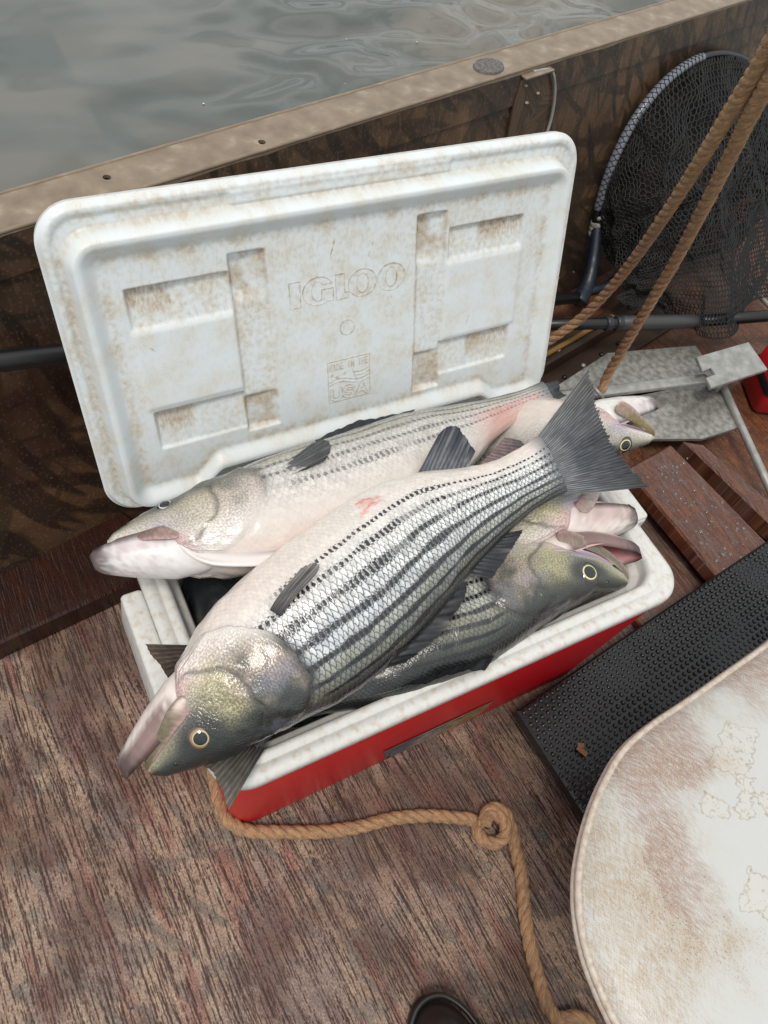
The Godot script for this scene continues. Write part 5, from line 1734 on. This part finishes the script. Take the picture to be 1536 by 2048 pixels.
	# ---------------------------------------------------------------- white moulded seat
	var seat := thing("moulded_chair", "dirty white moulded seat shell with torn sticker marks, lower right corner", "seat")
	var trim_m := noisemat(0.03, [0.0, 0.35, 0.6, 1.0], [rgb(160, 138, 120), rgb(186, 170, 156), rgb(196, 184, 172), rgb(206, 198, 190)], 0.45, 0.0, Vector3(6, 6, 6))
	var seat_m := texmat(paint(800, 693, seat_color), 0.42, 0.02)
	var outline := smooth_path([Vector3(0.62, 0, 0.30), Vector3(0.54, 0, 0.278), Vector3(0.461, 0, 0.283), Vector3(0.386, 0, 0.295), Vector3(0.299, 0, 0.304), Vector3(0.232, 0, 0.311), Vector3(0.161, 0, 0.317), Vector3(0.110, 0, 0.327), Vector3(0.065, 0, 0.348), Vector3(0.023, 0, 0.376), Vector3(-0.013, 0, 0.409), Vector3(-0.033, 0, 0.436), Vector3(-0.047, 0, 0.465), Vector3(-0.055, 0, 0.495), Vector3(-0.059, 0, 0.539), Vector3(-0.056, 0, 0.60), Vector3(-0.03, 0, 0.68), Vector3(0.05, 0, 0.76), Vector3(0.2, 0, 0.80), Vector3(0.42, 0, 0.80), Vector3(0.58, 0, 0.76), Vector3(0.65, 0, 0.66), Vector3(0.67, 0, 0.48), Vector3(0.66, 0, 0.37), Vector3(0.62, 0, 0.30)], 0.008)
	var cen := Vector3(0.34, 0, 0.55)
	var sp := PackedVector3Array()
	var suv := PackedVector2Array()
	var prof := [[0.0, 0.030], [0.2, 0.0298], [0.4, 0.029], [0.6, 0.027], [0.75, 0.023], [0.86, 0.017], [0.93, 0.011], [0.965, 0.0065], [0.985, 0.002], [0.995, -0.001], [1.0, -0.004], [1.0, -0.0065], [0.994, -0.0078], [0.994, -0.009], [1.0, -0.0100], [1.003, -0.0125], [1.003, -0.0155], [0.998, -0.018], [0.97, -0.018], [0.93, -0.012], [0.6, 0.012], [0.0, 0.015]]
	for e in prof:
		for q in outline:
			var w := cen.lerp(q, e[0])
			w.y = 0.336 + e[1]
			sp.append(w)
			suv.append(Vector2((w.x + 0.10) / 0.75, (w.z - 0.20) / 0.65))
	part("shell", grid(sp, prof.size(), outline.size(), suv, PackedColorArray(), false), seat_m, seat)
	for e in [[1.000, 0.3335, 0.0042], [1.003, 0.3235, 0.0042]]:
		var edge := PackedVector3Array()
		for q in outline:
			var w := cen.lerp(q, e[0])
			w.y = e[1]
			edge.append(w)
		part("rim_bead", tube(edge, e[2], 10), trim_m, seat)
	part("pedestal", rod(Vector3(0.40, 0.0, 0.62), Vector3(0.40, 0.345, 0.62), 0.04, 20), alu_m, seat)

	# ---------------------------------------------------------------- boot toe at the bottom
	var boot := thing("boot", "toe of a black rubber boot at the bottom edge", "boot")
	var bp := []
	for e in [[0.0, 0.0], [0.96, 0.0], [1.0, 0.004], [1.0, 0.014], [0.985, 0.017], [0.94, 0.019], [0.93, 0.030], [0.88, 0.045], [0.78, 0.058], [0.62, 0.067], [0.4, 0.072], [0.0, 0.074]]:
		var rr := PackedVector3Array()
		for k in 49:
			var a := TAU * k / 48
			var z := sin(a) * 0.15
			var x := cos(a) * (0.054 - 0.008 * sin(a + 0.4))
			rr.append(Vector3(-0.160 + x * e[0], 0.002 + e[1] + (0.05 * stepf(0.0, 0.12, z * e[0]) * (1.0 if e[1] > 0.03 else 0.0)), 0.605 + z * e[0] * (1.0 if z < 0 else 1.0)))
		bp.append(rr)
	var boot_m := mat(rgb(34, 33, 31), 0.38)
	part("foot", loft(bp), boot_m, boot)
	part("rand", tube(smooth_path([Vector3(-0.213, 0.024, 0.56), Vector3(-0.205, 0.026, 0.50), Vector3(-0.180, 0.028, 0.468), Vector3(-0.156, 0.029, 0.460), Vector3(-0.132, 0.028, 0.470), Vector3(-0.113, 0.026, 0.505), Vector3(-0.108, 0.024, 0.56)], 0.005), 0.004, 8), boot_m, boot)
	part("shaft", loft_box([[0.050, 0.075, 0.05, 0.06], [0.052, 0.078, 0.05, 0.18], [0.058, 0.085, 0.058, 0.34], [0.055, 0.082, 0.055, 0.34], [0.048, 0.072, 0.048, 0.08]], 8), boot_m, boot, Transform3D(Basis(), Vector3(-0.160, 0.0, 0.655)))
